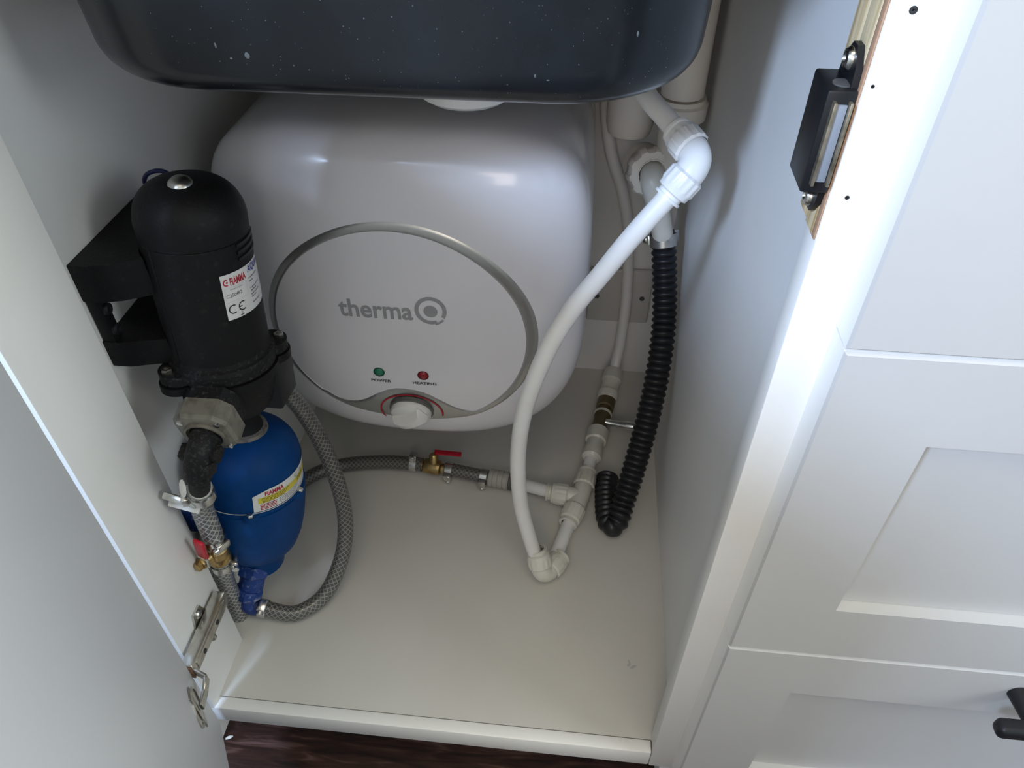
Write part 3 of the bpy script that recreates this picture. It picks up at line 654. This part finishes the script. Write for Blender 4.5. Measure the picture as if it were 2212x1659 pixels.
# ================================================================== PUMP
PB, PT = V((0.0436, 0.138, 0.3352)), V((0.0467, 0.150, 0.4508))
PM = frame(PB, PT-PB, (1, 0, 0))     # local: z up the motor, x to the right, y to the back
pu = thing('water_pump', (0.0436, 0.138, 0.27), 'black water pump on a wall bracket above the blue tank', 'pump')
MR = 0.0372
MB().lathe([(MR, 0.002), (MR, 0.105), (MR-0.0004, 0.1055)], PM, 56).build('motor_housing', BLACK, pu)
cp_ = [(MR-0.001, 0.1055), (MR+0.0003, 0.1063)]
for k in range(0, 15):
    t = R(90*k/14); cp_.append((0.0005+(MR+0.0003)*(math.cos(t)**0.72 if k < 14 else 0), 0.1165+0.0295*math.sin(t)**1.0))
MB().lathe(cp_, PM, 56).build('end_cap', BLACK, pu, smooth=50)
MB().lathe([(0.0088, 0), (0.0088, 0.001), (0.0080, 0.0035), (0.0055, 0.0058), (0.002, 0.0068)], PM @ Matrix.Translation((0.003, -0.009, 0.1428)) @ Matrix.Rotation(R(16), 4, 'X'), 28).build('cap_nut', NICKEL, pu, smooth=60)
for a in (R(-118), R(-150)):
    MB().box((MR-0.002, -0.0008, 0.004), (MR+0.0006, 0.0008, 0.114), 0.0006, M=PM @ Matrix.Rotation(a, 4, 'Z')).build('housing_rib', BLACK, pu)
for k in range(3):
    MB().lathe([(MR+0.0002, 0.0915+k*0.0052), (MR+0.0010, 0.0919+k*0.0052), (MR+0.0010, 0.0941+k*0.0052), (MR+0.0002, 0.0945+k*0.0052)], PM, 14, False, False, R(-20), R(28)).build('vent_louver', BLACKS, pu)
# flange with bolted ears
fv = []; EARS = [(R(-128), 1), (R(35), 1), (R(-15), 0), (R(160), 1)]
def flange_poly(grow=0.0):
    out = []
    for i in range(144):
        t = 2*PI*i/144; r = 0.0405+grow
        for a, on in EARS:
            d = (t-a+PI) % (2*PI)-PI
            if on and abs(d) < R(20): r = max(r, 0.0405+grow+0.0105*math.cos(d/R(20)*PI/2)**0.7)
        out.append((r*math.cos(t), r*math.sin(t)))
    return out
MB().prism(flange_poly(), 0.0085, PM @ Matrix.Translation((0, 0, -0.004))).build('flange', DUSTY, pu, smooth=50)
MB().prism(flange_poly(0.0015), 0.0065, PM @ Matrix.Translation((0, 0, -0.012))).build('flange', BLACK, pu, smooth=50)
MB().lathe([(0.0408, 0.004), (0.0400, 0.0075), (0.0378, 0.0085), (0.0372, 0.0125)], PM, 48, False, False).build('collar_ring', DUSTY, pu)
for a, on in EARS:
    if on:
        MB().lathe([(0.0042, 0), (0.0042, 0.0026), (0.0034, 0.0032), (0.0020, 0.0032), (0.0018, 0.0016), (0.0003, 0.0016)], PM @ Matrix.Translation((0.0450*math.cos(a), 0.0450*math.sin(a), 0.0045)), 6).build('bolt', NICKEL, pu)
hd = MB(); hd.lathe([(0.0260, -0.050), (0.0310, -0.046), (0.0360, -0.030), (0.0398, -0.012)], PM, 44); hd.box((-0.020, -0.040, -0.032), (0.024, 0.02, -0.0115), 0.004, M=PM)
hd.build('pump_head', BLACK, pu)
MB().box((0.006, 0.004, -0.056), (0.0395, 0.040, -0.011), 0.003, M=PM).build('pressure_switch', BLACKS, pu)
# strainer with clear cap, facing forward
SC = V((0.0490, 0.0870, 0.3140)); SD = V((0.02, -0.92, -0.22)).normalized(); SM = frame(SC, SD, (1, 0, 0))   # local z forward, x right, y down-ish
def octo(h, w_, c): return [(-w_+c, -h), (w_-c, -h), (w_, -h+c), (w_, h-c), (w_-c, h), (-w_+c, h), (-w_, h-c), (-w_, -h+c)]
MB().prism(octo(0.0205, 0.0190, 0.007), 0.013, SM @ Matrix.Translation((0, 0, -0.016))).build('strainer_seat', DUSTY, pu, smooth=20)
sv = []; sf = []
for k, (sc_, z) in enumerate(((1.0, -0.004), (1.0, 0.0105), (0.93, 0.0135), (0.88, 0.0140))): sv += [(x*sc_, y*sc_, z) for x, y in octo(0.0225, 0.0210, 0.0085)]
for j in range(3):
    for i in range(8): sf.append((j*8+i, j*8+(i+1) % 8, (j+1)*8+(i+1) % 8, (j+1)*8+i))
# open centre
NQ = 32; o1 = len(sv)
ring0 = octo(0.0225*0.88, 0.0210*0.88, 0.0085*0.88)
for rr, z in ((0.0152, 0.0140), (0.0152, 0.0165), (0.0136, 0.0165), (0.0136, 0.0060)): sv += [(rr*math.cos(2*PI*i/NQ), rr*math.sin(2*PI*i/NQ), z) for i in range(NQ)]
for j in range(3):
    for i in range(NQ): sf.append((o1+j*NQ+i, o1+j*NQ+(i+1) % NQ, o1+(j+1)*NQ+(i+1) % NQ, o1+(j+1)*NQ+i))
# bridge between the octagon and the circle by angle
oct_ang = sorted((math.atan2(y, x) % (2*PI), 24+i) for i, (x, y) in enumerate(ring0)); 
def near_oct(a): return min(oct_ang, key=lambda q: abs((q[0]-a+PI) % (2*PI)-PI))[1]
for i in range(NQ):
    a0 = 2*PI*i/NQ; a1 = 2*PI*(i+1)/NQ; p0_, p1_ = near_oct(a0), near_oct(a1)
    sf.append((o1+i, o1+(i+1) % NQ, p1_) if p0_ == p1_ else (o1+i, o1+(i+1) % NQ, p1_, p0_))
cap = MB().add(sv, sf, SM).build('strainer_cap', CLEARP, pu, smooth=25); cap['label'] = 'clear smoky strainer cap'
MB().lathe([(0.0135, 0.002), (0.0135, 0.008), (0.010, 0.009), (0.001, 0.009)], SM, 28).build('strainer_core', BLACKS, pu)
for x, y in ((-0.0140, -0.0150), (0.0140, -0.0150), (0.0140, 0.0150), (-0.0140, 0.0150)):
    MB().lathe([(0.0024, 0.012), (0.0024, 0.0155), (0.0012, 0.0158)], SM @ Matrix.Translation((x, y, 0)), 10).build('screw', CHROME, cap)
eb = MB(); e0 = SC+SD*0.006; e1_ = SC+SD*0.026; e2_ = V((0.0445, 0.0535, 0.2830)); e3_ = V((0.0360, 0.0590, 0.2600))
eb.lathe([(0.0120, 0), (0.0120, 0.011), (0.0108, 0.012)], frame(e0, SD), 6)
eb.sweep(spline([e0, e1_, SC+SD*0.033+V((-0.003, 0, -0.010)), e2_, e3_], 0.002), lambda t, L: 0.0100 if t < 0.62 else 0.0080, 24)
eb.lathe([(0.0112, -0.007), (0.0118, -0.004), (0.0118, 0.004), (0.0106, 0.006)], frame(SC+SD*0.031+V((-0.002, 0, -0.012)), V((-0.25, -0.25, -1))), 24)
for sgn in (-1, 1): eb.box((sgn*0.012-0.003, -0.004, -0.006), (sgn*0.012+0.004, 0.004, 0.006), 0.001, M=frame(SC+SD*0.027+V((-0.001, 0, -0.004)), SD, (1, 0, 0)))
eb.build('inlet_elbow', DUSTY, pu)
MB().lathe([(1, 0), (1, 0.5), (0.3, 1)], frame((0.0325, 0.0475, 0.2765), (-0.35, -0.9, 0.3), (0, 0, 1)) @ Matrix.Diagonal((0.0085, 0.0036, 0.0012, 1)), 10).build('paint_splash', PAPER, pu)
# wall bracket: frame on the side panel plus two saddle arms
br = MB()
XB = XL+0.0003
br.box((XB, 0.1056, 0.3460), (XB+0.010, 0.1165, 0.4345), 0.002); br.box((XB, 0.2000, 0.3460), (XB+0.010, 0.2104, 0.4345), 0.002)
for z0, z1, dx, dy in ((0.4050, 0.4350, 0.0455, 0.1470), (0.3455, 0.3685, 0.0440, 0.1410)):
    arc = [(XB, 0.1050), (XB+0.014, 0.1050), (XB+0.028, 0.1090)]
    for k in range(17):
        t = R(228-96*k/16); arc.append((dx+0.0374*math.cos(t), dy+0.0374*math.sin(t)))
    arc += [(XB+0.028, 0.2000), (XB+0.014, 0.2110), (XB, 0.2110)]
    br.prism(arc, z1-z0, Matrix.Translation((0, 0, z0)))
bk = br.build('wall_bracket', BLACK, pu)
for y, z in ((0.1110, 0.395), (0.1110, 0.377)):
    MB().lathe([(0.0048, 0), (0.0048, 0.002), (0.003, 0.003), (0.0008, 0.002)], frame((XB+0.010, y, z), (1, 0, 0)), 16).build('screw', BLACKS, bk)
wr = spline([(0.0110, 0.175, 0.4480), (0.0066, 0.175, 0.4590), (0.0046, 0.175, 0.4634), (0.0088, 0.175, 0.4693), (0.0173, 0.175, 0.4723), (0.0244, 0.175, 0.4708), (0.0275, 0.175, 0.4640), (0.0290, 0.174, 0.4540)], 0.002)
w_ = MB().sweep(wr, 0.0016, 10).build('wire', mat('navy_wire', (0.02, 0.025, 0.10), 0.4), pu); w_['label'] = 'navy blue wire loop'
# label on the motor
def cylmap(M, rad, th0, z0):
    def f(u, v): a = th0+u/rad; return tuple(M @ V((rad*math.cos(a), rad*math.sin(a), z0+v)))
    return f
def patch(fn, w0, w1, h0, h1, n=24):
    vs = []; fs = []
    for i in range(n+1):
        u = w0+(w1-w0)*i/n; vs += [fn(u, h0), fn(u, h1)]
    for i in range(n): fs.append((2*i, 2*i+2, 2*i+3, 2*i+1))
    return vs, fs
def lab_text(fn, par, body, u, v, wd, ht, m, bold=0.0):
    vs, fs = text_fit(body, wd, ht, bold); return MB().add([fn(u+x, v+y) for x, y in vs], fs).build('lettering', m, par, smooth=0)
LT = R(-46.5); LZ = 0.0500; LW = 0.068; LH = 0.0505; LK = 0.713
fa = cylmap(PM, MR+0.0003, LT, LZ); fb = cylmap(PM, MR+0.00045, LT, LZ)
def fn0(u, v): return fa(u*LK, v*LK)
def fn1(u, v): return fb(u*LK, v*LK)
lv_, lf_ = patch(fn0, 0.0, LW, 0.0, LH, 32)
lab = MB().add(lv_, lf_).build('rating_label', PAPER, pu, smooth=60); lab['label'] = 'white rating label with red lettering'
lab_text(fn1, lab, 'FIAMMA', 0.0092, 0.0375, 0.0200, 0.0085, REDI, 0.03)
def lab_arc(fn, cx, cy, r, a0, a1, wd, n, m, par):
    vs = []; fs = []
    for i in range(n+1):
        a = R(a0+(a1-a0)*i/n); vs += [fn(cx+(r-wd/2)*math.cos(a), cy+(r-wd/2)*math.sin(a)), fn(cx+(r+wd/2)*math.cos(a), cy+(r+wd/2)*math.sin(a))]
    for i in range(n): fs.append((2*i, 2*i+1, 2*i+3, 2*i+2))
    return MB().add(vs, fs).build('lettering', m, par, smooth=0)
lab_arc(fn1, 0.0056, 0.0420, 0.0031, 70, 290, 0.0013, 16, REDI, lab); lab_arc(fn1, 0.0060, 0.0420, 0.0006, 0, 360, 0.0011, 8, REDI, lab)
for a, b, c, d in ((0.0020, 0.0285, 0.0355, 0.0357), (0.0020, 0.0285, 0.0200, 0.0202), (0.0020, 0.0022, 0.0200, 0.0357), (0.0283, 0.0285, 0.0200, 0.0357)):
    q, f_ = patch(fn1, a, b, c, d, 8); MB().add(q, f_).build('print_line', PALEI, lab, smooth=0)
lab_text(fn1, lab, 'Design Number', 0.0080, 0.0322, 0.0150, 0.0021, GREYI)
lab_text(fn1, lab, 'C2504P2', 0.0028, 0.0250, 0.0180, 0.0038, INK)
lab_arc(fn1, 0.0075, 0.0115, 0.0046, 55, 305, 0.0013, 18, INK, lab); lab_arc(fn1, 0.0185, 0.0115, 0.0046, 55, 305, 0.0013, 18, INK, lab)
q, f_ = patch(fn1, 0.0145, 0.0178, 0.0110, 0.0122, 4); MB().add(q, f_).build('print_line', INK, lab, smooth=0)
q, f_ = patch(fn1, 0.0140, 0.0185, 0.0016, 0.0025, 4); MB().add(q, f_).build('print_line', INK, lab, smooth=0)
lab_text(fn1, lab, 'X', 0.0150, 0.0030, 0.0026, 0.0032, GREYI)
lab_text(fn1, lab, 'AQUA 8', 0.0330, 0.0400, 0.0300, 0.0095, BLUEI, 0.03)
def dashes(fn, par, u0, u1, v, h, m):
    """a row of print too small to read"""
    vs = []; fs = []; u = u0
    while u < u1:
        wd = min(random.uniform(0.0012, 0.0042), u1-u); a, f_ = patch(fn, u, u+wd, v, v+h, 3); o = len(vs); vs += a; fs += [tuple(i+o for i in q) for q in f_]; u += wd+0.0008
    return MB().add(vs, fs).build('small_print', m, par, smooth=0)
for v, L_ in ((0.0350, 0.018), (0.0312, 0.007), (0.0235, 0.019), (0.0205, 0.011), (0.0165, 0.017), (0.0135, 0.009), (0.0070, 0.016)):
    dashes(fn1, lab, 0.0330, 0.0330+L_, v, 0.0014, GREYI)

# ================================================================== EXPANSION TANK
TB, TT = V((0.0135, 0.1310, 0.0690)), V((0.0320, 0.1500, 0.2417))
TM = frame(TB, TT-TB, (1, 0, 0)); TL = (TT-TB).length
tk = thing('expansion_tank', (0.0149, 0.13, 0.03), 'blue plastic expansion tank under the black pump', 'tank')
MB().lathe([(0.0235, -0.009), (0.0245, -0.007), (0.0245, 0.012), (0.0262, 0.016), (0.0330, 0.020), (0.0405, 0.030), (0.0452, 0.045), (0.0483, 0.064), (0.0500, 0.085), (0.0503, 0.1055)], TM, 56).build('lower_shell', BLUEP, tk, smooth=40)
up = [(0.0482, 0.1095), (0.0485, 0.112), (0.0482, 0.136)]
for k in range(1, 15):
    t = R(86*k/14); up.append((0.0482*math.cos(t)**0.8, 0.136+0.0375*math.sin(t)))
MB().lathe(up, TM, 56).build('upper_shell', BLUEP, tk, smooth=40)
TEARS = [R(-68+60*k) for k in range(6) if k != 4]
tp = []
for i in range(180):
    t = 2*PI*i/180; r = 0.0492
    for a in TEARS:
        d = (t-a+PI) % (2*PI)-PI
        if abs(d) < R(9): r = max(r, 0.0492+0.0062*math.cos(d/R(9)*PI/2))
    tp.append((r*math.cos(t), r*math.sin(t)))
MB().prism(tp, 0.0050, TM @ Matrix.Translation((0, 0, 0.1050))).build('clamp_flange', BLUEP, tk, smooth=40)
MB().lathe([(0.0484, 0.1098), (0.0490, 0.1102), (0.0484, 0.1106)], TM, 56, False, False).build('seal_edge', SPOT, tk)
for a in TEARS:
    MB().lathe([(0.0030, 0), (0.0030, 0.0026), (0.0020, 0.0036), (0.0004, 0.0036)], TM @ Matrix.Translation((0.0515*math.cos(a), 0.0515*math.sin(a), 0.1099)), 12).build('bolt', CHROME, tk)
MB().lathe([(0.0160, 0.1715), (0.0175, 0.175), (0.0155, 0.180), (0.0140, 0.187), (0.0140, 0.205)], TM, 28).build('neck', BLACK, tk)
MB().lathe([(0.0165, 0.169), (0.0215, 0.1715), (0.0205, 0.1745), (0.0165, 0.1755)], TM, 32, False, False).build('neck_gasket', mat('weathered_gasket', (0.22, 0.20, 0.17), 0.8, noise=(200, (0.08, 0.08, 0.09), 0.45, 0.65)), tk)
# mounting foot towards the wall
ft = MB(); ft.box((-0.0262, 0.0960, 0.1480), (-0.0120, 0.1080, 0.1780), 0.003); ft.build('mounting_lug', BLUED, tk)
for a in (R(-92), R(-50)): MB().box((0.0465, -0.0018, 0.091), (0.0495, 0.0018, 0.103), 0.0008, M=TM @ Matrix.Rotation(a, 4, 'Z')).build('flange_rib', BLUEP, tk)
# label
tf0 = cylmap(TM, 0.0487, R(-64), 0.1118); tf1 = cylmap(TM, 0.04888, R(-64), 0.1118)
tv = []; tfc = []; n = 34; WL = 0.082
for i in range(n+1):
    u = WL*i/n; top = 0.0245 if u > 0.018 else 0.0190+0.0055*math.sin(u/0.018*PI/2)
    tv += [tf0(u, 0.0), tf0(u, 0.013), tf0(u, top)]
for i in range(n):
    for j in range(2): tfc.append((3*i+j, 3*i+3+j, 3*i+4+j, 3*i+1+j))
tl_ = MB().add(tv, tfc).build('warning_label', PAPER, tk, smooth=60); tl_['label'] = 'white and yellow printed label'
q, f_ = patch(tf1, 0.0045, WL-0.010, 0.0095, 0.0165, 30); MB().add(q, f_).build('yellow_band', YELL, tl_, smooth=60)
tf2 = cylmap(TM, 0.04902, R(-64), 0.1118)
lab_text(tf2, tl_, 'FIAMMA', 0.0110, 0.0172, 0.0185, 0.0052, REDI, 0.03)
lab_text(tf2, tl_, 'C   2   C', 0.0440, 0.0180, 0.0230, 0.0034, GREYI)
OLIVE = mat('olive_ink', (0.20, 0.15, 0.02), 0.5)
for k in range(4): dashes(tf2, tl_, 0.0080, 0.0360-0.002*k, 0.0148-k*0.0017, 0.0008, OLIVE)
for k in range(2): dashes(tf2, tl_, 0.0480, 0.0600, 0.0140-k*0.0026, 0.0013, OLIVE)
for k in range(4): dashes(tf2, tl_, 0.0060, 0.0215, 0.0073-k*0.0019, 0.0010, REDI)
for k in range(4): dashes(tf2, tl_, 0.0240, 0.0500-0.002*k, 0.0078-k*0.0019, 0.0006, GREYI)
# dark blue outlet elbow at the foot of the tank
OUT0 = V((0.0125, 0.1120, 0.0600)); 
ob = MB(); 
ob.lathe([(0.0150, 0), (0.0160, 0.002), (0.0160, 0.011), (0.0140, 0.013)], frame((0.0140, 0.1180, 0.0720), (-0.18, -0.55, -0.8)), 6)
ob.sweep(spline([(0.0130, 0.1170, 0.0660), (0.0080, 0.1060, 0.0460), (0.0020, 0.1015, 0.0300), (0.0050, 0.1000, 0.0210), (0.0130, 0.1010, 0.0180)], 0.002), lambda t, L: 0.0125 if t < 0.45 else 0.0100, 22)
ob.lathe([(0.0128, 0), (0.0142, 0.002), (0.0142, 0.010), (0.0128, 0.012)], frame((0.0080, 0.1050, 0.0480), (-0.3, -0.4, -0.85)), 8)
ob.build('outlet_elbow', BLUED, tk)

# ================================================================== BRAIDED HOSES
def clamp(parent, c, d, r, m=CHROME, scr=None, wid=0.0085, name='hose_clamp', slots=True):
    """worm-drive clamp: band, housing with screw"""
    M = frame(c, d, scr if scr is not None else (1, 0, 0)); h = wid/2
    b = MB().lathe([(r, -h), (r+0.0009, -h), (r+0.0009, h), (r, h), (r, -h)], M, 36, False, False).build(name, m, parent)
    s = MB(); s.box((r-0.0006, -0.0062, -h*1.1), (r+0.0058, 0.0062, h*1.1), 0.0014, M=M); s.build('screw_housing', m, b)
    MB().cyl(M @ V((r+0.0030, 0.0055, 0)), M @ V((r+0.0030, 0.0100, 0)), 0.0034, n=14, bev=0.0005).build('screw', m, b)
    return b
lh = thing('pump_hose', (0.05, 0.10, 0.0), 'grey braided hose looping from the pump down to the blue tank outlet', 'hose')
LP = spline([(0.0085, 0.1000, 0.0185), (0.0240, 0.0995, 0.0150), (0.0508, 0.1016, 0.0100), (0.0753, 0.1237, 0.0140), (0.0896, 0.154, 0.040), (0.0928, 0.1771, 0.075), (0.0883, 0.190, 0.120), (0.0775, 0.1985, 0.170), (0.0675, 0.1953, 0.220), (0.0604, 0.1803, 0.265), (0.0555, 0.168, 0.298)], 0.003)
MB().sweep(LP, 0.0083, 22, uv=True).build('hose_wall', BRAID, lh, smooth=60)
clamp(lh, (0.0170, 0.0998, 0.0168), (1, 0, -0.2), 0.0088, CHROME, (0.1, -0.3, 1))
clamp(lh, (0.0585, 0.1745, 0.280), (-0.3, -0.6, 1), 0.0086, CHROME, (1, 0.2, 0))

ih = thing('inlet_hose', (0.02, 0.08, 0.0), 'clear braided inlet hose below the strainer, upper length above the red lever valve', 'hose')
IP = spline([(0.0385, 0.0575, 0.2660), (0.0345, 0.0610, 0.2570), (0.0235, 0.0690, 0.2250), (0.0185, 0.0735, 0.1900), (0.0140, 0.0770, 0.1620)], 0.003)
MB().sweep(IP, 0.0092, 24, uv=True).build('hose_wall', BRAIDI, ih, smooth=60)
clamp(ih, (0.0338, 0.0622, 0.2520), (-0.15, 0.2, -1), 0.0095, CHROME, (-0.9, -0.4, 0), 0.0095)
clamp(ih, (0.0160, 0.0756, 0.1740), (-0.15, 0.1, -1), 0.0095, CHROME, (0.9, -0.5, 0.2), 0.0095)
MB().box((-0.003, -0.002, -0.014), (0.003, 0.002, 0.014), 0.0012, M=frame((0.0180, 0.0560, 0.2500), (-1, 0.1, 0.25))).build('clamp_tail', CHROME, ih)
MB().box((-0.003, -0.002, -0.013), (0.003, 0.002, 0.013), 0.0012, M=frame((0.0185, 0.0570, 0.2410), (-1, 0.1, 0.15))).build('clamp_tail', PAPER, ih)

bv = thing('inlet_ball_valve', (0.018, 0.077, 0.13), 'brass ball valve with red lever beside the hinge', 'valve')
vd = V((-0.17, 0.12, -1)).normalized(); v0 = V((0.0140, 0.0772, 0.1640))
MB().lathe([(0.0070, 0), (0.0070, 0.006), (0.0102, 0.008), (0.0106, 0.018), (0.0092, 0.020), (0.0106, 0.022), (0.0106, 0.030), (0.0070, 0.032), (0.0070, 0.040)], frame(v0, vd), 22).build('valve_body', BRASS, bv)
lf = V((-0.35, -0.93, 0.1)).normalized(); vm = v0+vd*0.014
MB().cyl(vm+lf*0.010, vm+lf*0.020, 0.0062, 0.0055, n=16).build('stem', BRASS, bv)
LVM = frame(vm+lf*0.0185+V((0.004, 0, 0.006)), -vd, (1, -0.3, 0))
lv2 = MB().box((-0.0052, -0.0016, 0.006), (0.0052, 0.0022, 0.034), 0.0014, M=LVM).build('lever', REDH, bv); lv2['label'] = 'red lever'
MB().box((-0.0050, -0.0016, -0.010), (0.0050, 0.0008, 0.008), 0.0006, M=LVM).build('lever_plate', CHROME, bv)
MB().lathe([(0.0048, 0), (0.0048, 0.004), (0.003, 0.005)], frame(vm+lf*0.020, lf), 6).build('lever_nut', BRASS, bv)
ih2 = thing('inlet_hose', (0.01, 0.085, 0.0), 'clear braided hose length below the red lever valve, ending on the floor', 'hose')
I2 = spline([v0+vd*0.034, v0+vd*0.052, (-0.0020, 0.0880, 0.0850), (-0.0080, 0.0940, 0.0420), (-0.0125, 0.0990, 0.0010)], 0.003)
MB().sweep(I2, 0.0092, 24, uv=True).build('hose_wall', BRAIDI, ih2, smooth=60)
clamp(ih2, v0+vd*0.041, vd, 0.0095, CHROME, (0.9, 0.3, 0.2), 0.0095)

rh = thing('rear_hose', (0.09, 0.318, 0.0), 'dark braided hose on the cabinet floor below the heater, left of the valve', 'hose')
RP = spline([(-0.010, 0.262, 0.0098), (0.008, 0.286, 0.0098), (0.0280, 0.3020, 0.0100), (0.0548, 0.3121, 0.0105), (0.0951, 0.3178, 0.012), (0.1311, 0.3180, 0.013), (0.1440, 0.3170, 0.0132)], 0.003)
MB().sweep(RP, 0.0086, 22, uv=True).build('hose_wall', BRAIDR, rh, smooth=60)
clamp(rh, (0.1330, 0.3180, 0.0131), (1, -0.02, 0), 0.0089, CHROME, (0, 0.25, 1))
rvv = thing('rear_ball_valve', (0.158, 0.315, 0.0), 'small brass ball valve with red lever under the heater', 'valve')
rd = V((1, -0.13, 0)).normalized(); rs = V((0.1400, 0.3175, 0.0135))
MB().lathe([(0.0065, 0), (0.0065, 0.006), (0.0092, 0.008), (0.0098, 0.014), (0.0098, 0.024), (0.0092, 0.028), (0.0065, 0.030), (0.0065, 0.038)], frame(rs, rd), 20).build('valve_body', BRASS, rvv)
MB().lathe([(0.0058, 0), (0.0058, 0.010), (0.0045, 0.012)], frame(rs+rd*0.020+V((0, 0, 0.008)), (0.0, 0.35, 1)), 16).build('stem', BRASS, rvv)
MB().box((-0.0035, -0.0012, 0.002), (0.0035, 0.0014, 0.036), 0.0011, M=frame(rs+rd*0.018+V((0.0, 0.007, 0.0195)), V((1, 0.02, -0.05)), (0, 1, 0.1))).build('lever', REDH, rvv)
rh2 = thing('rear_hose', (0.205, 0.306, 0.0), 'short dark braided hose between the small ball valve and the grey connector', 'hose')
R2 = spline([rs+rd*0.034, rs+rd*0.055, (0.2208, 0.3070, 0.0125), (0.2330, 0.3050, 0.0125)], 0.003)
MB().sweep(R2, 0.0084, 22, uv=True).build('hose_wall', BRAIDR, rh2, smooth=60)
clamp(rh2, rs+rd*0.040, rd, 0.0087, CHROME, (0.05, -1, -0.2))
clamp(rh2, (0.2240, 0.3065, 0.0125), (1, -0.15, 0), 0.0087, CHROME, (0, -1, -0.1))
gc = thing('hose_connector', (0.25, 0.30, 0.0), 'ribbed grey connector joining the short hose to a white pipe', 'fitting')
g0 = V((0.2300, 0.3055, 0.0128)); gd = V((1, -0.15, 0.02)).normalized()
prof = [(0.0085, 0), (0.0108, 0.001)]
for k in range(4): prof += [(0.0112, 0.002+k*0.006), (0.0112, 0.006+k*0.006), (0.0103, 0.0065+k*0.006), (0.0103, 0.0078+k*0.006)]
prof += [(0.0108, 0.026)]
MB().lathe(prof, frame(g0, gd), 26).build('ribbed_body', GREYF, gc)
MB().lathe([(0.0108, 0.026), (0.0116, 0.0265), (0.0116, 0.031), (0.0080, 0.0315)], frame(g0, gd), 26).build('end_ring', mat('dark_grey_ring', (0.09, 0.09, 0.085), 0.5), gc)
gp = g0+gd*0.028; tb = T0+dB*0.03
tag(MB().sweep(spline([gp, gp.lerp(tb, 0.5), tb], 0.004), PR, 20).build('branch_pipe', PIPEW), 'short white pipe from the grey connector into the tee branch', 'pipe')

tag(MB().lathe([(1, 0), (0.7, 0.8), (0.2, 1)], Matrix.Translation((-0.0205, 0.0150, ZF)) @ Matrix.Rotation(0.5, 4, 'Z') @ Matrix.Diagonal((0.0045, 0.0018, 0.0014, 1)), 10).build('paint_chip', PAPER), 'tiny white chip on the dark floor at the door hinge side', 'chip')
for o in ALL:
    if '_o' in o: del o['_o']
